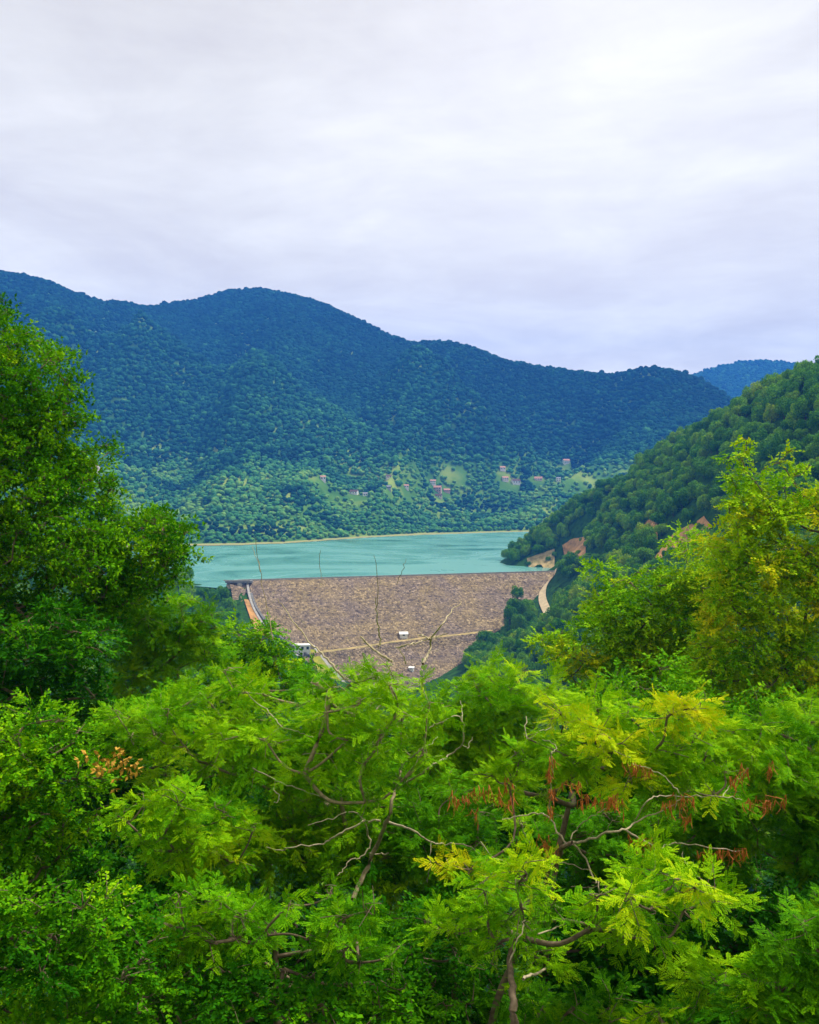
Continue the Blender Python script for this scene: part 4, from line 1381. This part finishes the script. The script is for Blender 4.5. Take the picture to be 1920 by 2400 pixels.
podr = np.array(podt.location)
for cx_, cy_, wd_, n_p in [(210, 150, 60, 12), (315, 115, 90, 16), (405, 150, 50, 9), (272, 205, 25, 5), (420, 80, 30, 5), (590, 40, 20, 8), (598, 120, 20, 8), (592, 190, 16, 6), (600, -20, 16, 6), (790, 145, 110, 24), (860, 155, 60, 10),
                           (1155, 145, 60, 11), (1166, 222, 35, 7), (1375, 62, 40, 8), (1412, 22, 30, 7), (1522, 15, 18, 5), (1450, 160, 70, 9), (1540, 150, 70, 10), (940, 8, 60, 9), (1000, 18, 40, 6), (950, 325, 50, 8), (1000, 325, 40, 9), (1255, 368, 60, 8), (1325, 372, 40, 7), (1390, 380, 40, 10), (590, 345, 60, 9), (680, 80, 60, 7), (560, 310, 40, 5), (1090, 160, 40, 6)]:
    Vp, Fp, b_ = [], [], 0
    for _ in range(int(n_p * 2.0)):
        X, Yy = c8(cx_ + rng.uniform(-wd_, wd_) * 0.75, cy_ - 12 + rng.normal(0, 17))
        p = P(X, Yy, YP - 0.15 + rng.normal(0, 0.12)) - podr
        L_ = rng.uniform(0.055, 0.12)
        w_ = rng.uniform(0.005, 0.010)
        a_ = rng.uniform(0, 3.14)
        sx, sy = math.cos(a_) * w_, math.sin(a_) * w_
        bx, by = rng.normal(0, 0.035, 2)
        pth = np.array([p, p + (bx * .15, by * .15, -L_ * .5), p + (bx, by, -L_)])
        for q, ww in zip(pth, (0.5, 1.0, 0.35)):
            Vp += [q + (sx * ww, sy * ww, 0), q + (-sy * ww * .4, sx * ww * .4, 0), q - (sx * ww, sy * ww, 0), q - (-sy * ww * .4, sx * ww * .4, 0)]
        for s in range(2):
            for e in range(4):
                Fp.append((b_ + s * 4 + e, b_ + s * 4 + (e + 1) % 4, b_ + s * 4 + 4 + (e + 1) % 4, b_ + s * 4 + 4 + e))
        b_ += 12
    if len(Fp):
        # the stalk that the pods of one cluster hang from
        xs0 = np.array(Vp).reshape(-1, 12, 3)[:, :4].mean(1)
        xs0 = xs0[np.argsort(xs0[:, 0])]
        Vs_, Fs_ = tube_np(xs0 if len(xs0) > 1 else np.vstack([xs0, xs0 + 0.02]), np.full(max(2, len(xs0)), 0.003), 4)
        Vm, Fm = merge([(np.array(Vp), np.array(Fp)), (Vs_, Fs_)])
        link('pod_cluster', mesh_np('pod_cluster', Vm, Fm, M['pod']), podt)


def dead_spray(root, x, y, Y, r_, n=24, mat='dead_leaf', kind='whorl'):
    c = PD(x, y, Y)
    o0 = np.array(root.location)
    v = rng.normal(0, 1, (n, 3))
    v /= np.linalg.norm(v, axis=1, keepdims=True)
    Vv, Tt = place_sprays(kind, c + v * r_ * rng.random((n, 1)) - o0, v + np.array((0, 0, -.8)), np.full(n, 0.7), np.zeros(n))
    link('dead_leaves', mesh_np('dead_leaves', Vv, np.arange(len(Vv), dtype=np.int32).reshape(-1, 4), M[mat]), root)


byl = {o['label']: o for o in COL.objects if o.parent is None and 'label' in o}
lt = [o for k, o in byl.items() if k.startswith('mid green tree with a pale thin stem')][0]
dead_spray(lt, 228, 1582, 12.6, 0.035, 4)
dead_spray(lt, 236, 1598, 12.6, 0.035, 4)

# ------------------------------------------------------------------ mid-distance and hillside trees
def wood_proto(seed, n_lobe=11, leaf=0.5, dens=1.0):
    """crown about 1 unit in radius: lobes wrapped in leafy tufts round an inner mass"""
    r = np.random.default_rng(seed)
    lobes = [(np.array((0, 0, 0.1)), 0.62)]
    for i in range(n_lobe):
        a = i * 2.4 + r.uniform(-.4, .4)
        zz = -0.25 + 1.05 * (i + 0.5) / n_lobe
        rr = 0.62 * math.sqrt(max(0.05, 1 - (zz / 1.0) ** 2)) + r.normal(0, 0.05)
        lobes.append((np.array((math.cos(a) * rr, math.sin(a) * rr, zz * 0.85)), r.uniform(0.26, 0.42)))
    Vs, Ts = [], []
    for c, s in lobes:
        n = int(230 * s * s / 0.12 * dens)
        v = r.normal(0, 1, (n, 3))
        v[:, 2] += 0.35
        v /= np.linalg.norm(v, axis=1, keepdims=True)
        p = c + v * s * r.uniform(0.72, 1.22, (n, 1))
        nn = v + r.normal(0, 0.45, (n, 3))
        nn /= np.linalg.norm(nn, axis=1, keepdims=True)
        t1 = np.cross(nn, r.normal(0, 1, (n, 3)))
        t1 /= np.linalg.norm(t1, axis=1, keepdims=True)
        t2 = np.cross(nn, t1)
        h = r.uniform(0.6, 1.3, (n, 1)) * leaf * 0.13
        Vs.append(np.stack([p + t1 * h, p + t2 * h * 0.7, p - t1 * h, p - t2 * h * 0.7], 1).reshape(-1, 3))
        Ts.append(r.normal(0, 0.07, n) + r.normal(0, 0.06))
    V = np.concatenate(Vs)
    return V, np.arange(len(V)).reshape(-1, 4), np.concatenate(Ts)


wood = []
for i in range(9):
    V, Fq, T = wood_proto(500 + i, 10 + i % 4)
    V[:, 2] *= (1.0, 1.15, 0.9, 1.25, 1.05, 0.95, 1.1, 0.85, 1.35)[i]
    base_t = (0.42, 0.52, 0.34, 0.60, 0.46, 0.66, 0.38, 0.50, 0.80)[i]
    cm = mesh_np('crown', V, Fq, M['leaf_mid'], np.clip(base_t + T, 0, 1))
    Vt, Ft = merge([tube_np([(0, 0, -1.15), (0.03, 0, -0.8), (0.02, 0.02, -0.3), (0, 0, 0.3)], [0.085, 0.065, 0.05, 0.02], 6),
                    tube_np([(0.02, 0, -0.8), (0.25, 0.1, -0.2), (0.4, 0.15, 0.1)], [0.04, 0.03, 0.012], 5), tube_np([(0.02, 0, -0.7), (-0.2, -0.15, -0.1), (-0.35, -0.2, 0.2)], [0.04, 0.03, 0.012], 5)])
    tm = mesh_np('trunk', Vt, Ft, M['bark_dark'], smooth=True)
    wood.append((cm, tm))


def wood_tree(x, y, r_, kind, label, group, sink=1.0, stretch=1.0, ground=None):
    z = h1(x, y) if ground is None else ground
    t = thing('hillside_tree', label, 'tree', (x, y, z), random.uniform(0, 6.28), group)
    for nm, me in (('crown', wood[kind][0]), ('trunk', wood[kind][1])):
        c = link(nm, me, t)
        c.scale = (r_, r_, r_ * stretch)
        c.location = (0, 0, r_ * stretch * 0.85)
    return t


def kinds_label(k, where):
    return ('pale yellow green' if k == 8 else 'light green' if k in (3, 5) else 'dark green' if k in (2, 6) else 'green') + ' broadleaf tree ' + where


# rows of woods on the right hillside, nearest rows first
cand = []
xs_, ys_ = np.meshgrid(np.arange(30, 420, 7.6), np.arange(330, 960, 9.6))
xs_ = (xs_ + rng.uniform(-4, 4, xs_.shape)).ravel()
ys_ = (ys_ + rng.uniform(-5, 5, ys_.shape)).ravel()
zs_ = H(xs_, ys_)
pxx = W0 / 2 + F * xs_ / ys_
pyy = 1130 - F * (zs_ + 6 - CZ) / ys_
sd_ = (xs_ - C0[0]) * CPER[0] + (ys_ - C0[1]) * CPER[1]
td_ = (xs_ - C0[0]) * CDIR[0] + (ys_ - C0[1]) * CDIR[1]
damz = 5 - sd_ / SLOPE
on_dam = (sd_ > -16) & (td_ < CLEN + 4) & (zs_ < damz + 1.0) & (td_ > -5)
ok = (pxx > 1020) & (pxx < 1990) & (pyy > 820) & (pyy < 1560) & (zs_ > 1.0) | ((pxx > 1090) & (pxx < 1990) & (pyy > 1380) & (pyy < 1560))
ok &= ~on_dam & (pyy < 1600)
# keep the road, the scars and the dam clear
clear = [(1284, 1405, 34, 66), (1268, 1322, 46, 20), (1340, 1290, 42, 32), (1523, 1248, 20, 26), (1560, 1300, 30, 36), (1600, 1265, 46, 40), (1650, 1235, 40, 34)]
CAND = []
for x, y, z, px_, py_ in zip(xs_[ok], ys_[ok], zs_[ok], pxx[ok], pyy[ok]):
    py0 = 1130 - F * (z + 1 - CZ) / y
    if any(((px_ - a) / c) ** 2 + ((py0 - b) / d) ** 2 < 1 for a, b, c, d in clear):
        continue
    CAND.append((x, y, z, px_, py_))
print('hillside candidates', len(CAND))
def zone(px_, py_, y):
    if py_ > 1430:
        return 'low in front of the right end of the dam'
    if px_ < 1300 and py_ > 1340:
        return 'between the dam face and the pale dirt road'
    if px_ < 1300:
        return 'on the point where the right hillside meets the lake'
    if px_ < 1500 and py_ > 1270:
        return 'right of the pale dirt road, below the orange soil scars'
    if py_ > 1270:
        return 'on the right slope just above the foreground trees'
    if py_ > 1190:
        return 'beside the orange soil scars of the right hillside'
    if py_ > 1060 and px_ < 1520:
        return 'on the lower middle of the wooded right hillside'
    if py_ > 1000:
        return 'on the middle of the wooded right hillside'
    if py_ > 930:
        return 'near the ridge of the wooded right hillside'
    return 'on the high skyline at the right edge'


CAND.sort(key=lambda c: c[1])
hidden = lambda c: (c[3] > 1600 and c[4] > 1120) or (c[3] > 1660 and c[4] > 1060) or c[4] > 1530 or c[3] > 1935
vis = [c for c in CAND if not hidden(c)]
rest = [c for c in CAND if hidden(c)]
rest += vis[280:]
vis = vis[:280]
for (x, y, z, px_, py_) in vis:
    k = int(rng.choice(9, p=[.16, .13, .15, .08, .15, .07, .13, .10, .03]))
    r_ = rng.uniform(3.9, 6.4) * (0.82 if py_ > 1330 and px_ < 1300 else 1)
    w = zone(px_, py_, y)
    wood_tree(x, y, r_, k, kinds_label(k, w), 'trees ' + w, stretch=rng.uniform(.9, 1.2))


def far_stuff(name, pts, label):
    pts = np.array(pts, float)
    n = len(pts)
    szs = rng.uniform(3.8, 6.2, n)
    pr = [bpy.data.objects.new('crown', w[0]) for w in wood[:8]]
    P3 = np.stack([pts[:, 0], pts[:, 1], pts[:, 2] + szs * 0.8], -1)
    return scatter(name, P3, szs, np.full(n, .4), pr, label)


far_stuff('hillside_woods', [c[:3] for c in rest], 'green woods filling the right hillside behind the nearer trees')

# left bank by the spillway
left_px = [(452, 1400, 650), (478, 1375, 680), (500, 1385, 665), (520, 1376, 685), (535, 1405, 672), (548, 1425, 655), (512, 1425, 640), (486, 1430, 630), (455, 1450, 610), (530, 1455, 630), (560, 1455, 640), (570, 1485, 632), (545, 1490, 610), (505, 1475, 600),
           (470, 1500, 570), (515, 1520, 560), (560, 1525, 590), (440, 1370, 700), (425, 1420, 640), (420, 1480, 580)]
for i, (a, b, Yv) in enumerate(left_px):
    p = P(a, b, Yv)
    k = [0, 2, 6, 4, 1, 2][i % 6]
    r_ = rng.uniform(4.6, 6.2)
    wood_tree(p[0], p[1], r_, k, kinds_label(k, 'on the left bank beside the spillway'), 'trees on the left bank beside the spillway', ground=p[2] - r_ * 1.75)
for a, b, Yv, k, r_ in [(1212, 1392, 700, 0, 4.6), (1205, 1418, 690, 2, 5.0), (1226, 1425, 700, 4, 5.2), (1196, 1440, 680, 6, 5.0), (1240, 1448, 690, 0, 5.0), (1216, 1460, 670, 1, 5.5)]:
    p = P(a, b - 14, Yv)
    wood_tree(p[0], p[1], r_, k, kinds_label(k, 'standing out against the right part of the dam face'), 'trees against the right part of the dam face', ground=p[2] - r_ * 1.85, stretch=1.15)
lf = []
for x in np.arange(-340, -120, 10.0):
    for y in np.arange(420, 760, 14.0):
        xx, yy = x + rng.uniform(-4, 4), y + rng.uniform(-5, 5)
        if W0 / 2 + F * xx / yy < 440:
            lf.append((xx, yy, h1(xx, yy)))
# valley trees, their tops under the line of sight to the dam
LIM_PX = [-200, 300, 560, 640, 700, 760, 960, 1060, 1100, 1150, 1240, 1400, 2200]
LIM_PY = [1460, 1470, 1540, 1560, 1585, 1605, 1600, 1575, 1560, 1550, 1520, 1500, 1400]
vf = []
for y in list(np.arange(44, 130, 9.0)) + list(np.arange(135, 560, 17.0)):
    for x in np.arange(-0.46 * y, 0.46 * y, 8.5 if y < 130 else 13):
        xx, yy = x + rng.uniform(-3, 3), y + rng.uniform(-3, 3)
        g = h1(xx, yy)
        a = W0 / 2 + F * xx / yy
        lim = CZ + (1130 - np.interp(a, LIM_PX, LIM_PY)) / F * yy
        r_ = min(6.0 if yy > 100 else 4.2, (lim - g) / 1.9)
        if r_ < 1.6 or (g - CZ) / yy < -0.55:
            continue
        vf.append((xx, yy, g, r_, a))
vf.sort(key=lambda c: c[1])
pts = np.array([v[:3] for v in vf])
szs = np.array([v[3] for v in vf])
pr = [bpy.data.objects.new('crown', w[0]) for w in wood[:8]]
scatter('valley_woods', np.concatenate([pts + np.stack([0 * szs, 0 * szs, szs * 0.85], -1), np.array(lf) + np.array((0, 0, 6.0))]), np.concatenate([szs, rng.uniform(4.5, 6.5, len(lf))]), np.full(len(pts) + len(lf), .4), pr, 'woods filling the valley floor and left slope between the near trees and the dam')

# low shrubs on and round the bare soil
for i, (a, b) in enumerate([(1322, 1312), (1356, 1300), (1262, 1330), (1300, 1306), (1545, 1322), (1572, 1296), (1618, 1262), (1598, 1290), (1642, 1246), (1530, 1262), (1240, 1326), (1375, 1282), (1334, 1300), (1362, 1270), (1560, 1308), (1585, 1270), (1540, 1300), (1608, 1300), (1630, 1232), (1285, 1316), (1350, 1318)]):
    q = hit_ground(a, b, y0=400, y1=1000)
    w = 'on the tan and orange soil above the end of the dam' if a < 1400 else 'on the long orange cut behind the yellow green tree'
    wood_tree(q[0], q[1], rng.uniform(1.6, 2.8), [0, 5, 2, 4][i % 4], 'low green shrub ' + w, 'shrubs ' + w, ground=q[2] - 0.3)

# undergrowth on the near slope
n = 60000
ux, uy = rng.uniform(-1, 1, n), 13 + 55 * rng.random(n) ** 1.2
ux = ux * (4 + uy * 0.55)
uz = H(ux, uy) + rng.uniform(0.05, 1.5, n) * (0.6 + 0.8 * vnoise(ux / 2.5, uy / 2.5, 77))
dr = rng.normal(0, 1, (n, 3))
dr[:, 2] = np.abs(dr[:, 2]) * 0.6
Vv, Tt = place_sprays('simple', np.stack([ux, uy, uz], -1), dr, rng.uniform(0.8, 1.3, n), np.clip(rng.normal(0.16, 0.08, n), 0, 1))
uo = link('undergrowth', mesh_np('undergrowth', Vv, np.arange(len(Vv), dtype=np.int32).reshape(-1, 4), M['leaf'], np.clip(Tt, 0, 1)))
uo['kind'] = 'stuff'
uo['label'] = 'dark leafy undergrowth covering the slope under the near trees'
uo['category'] = 'undergrowth'
print('TRIS', TREE_TRIS, 'vis', len(vis), 'rest', len(rest), 'valley', len(vf))
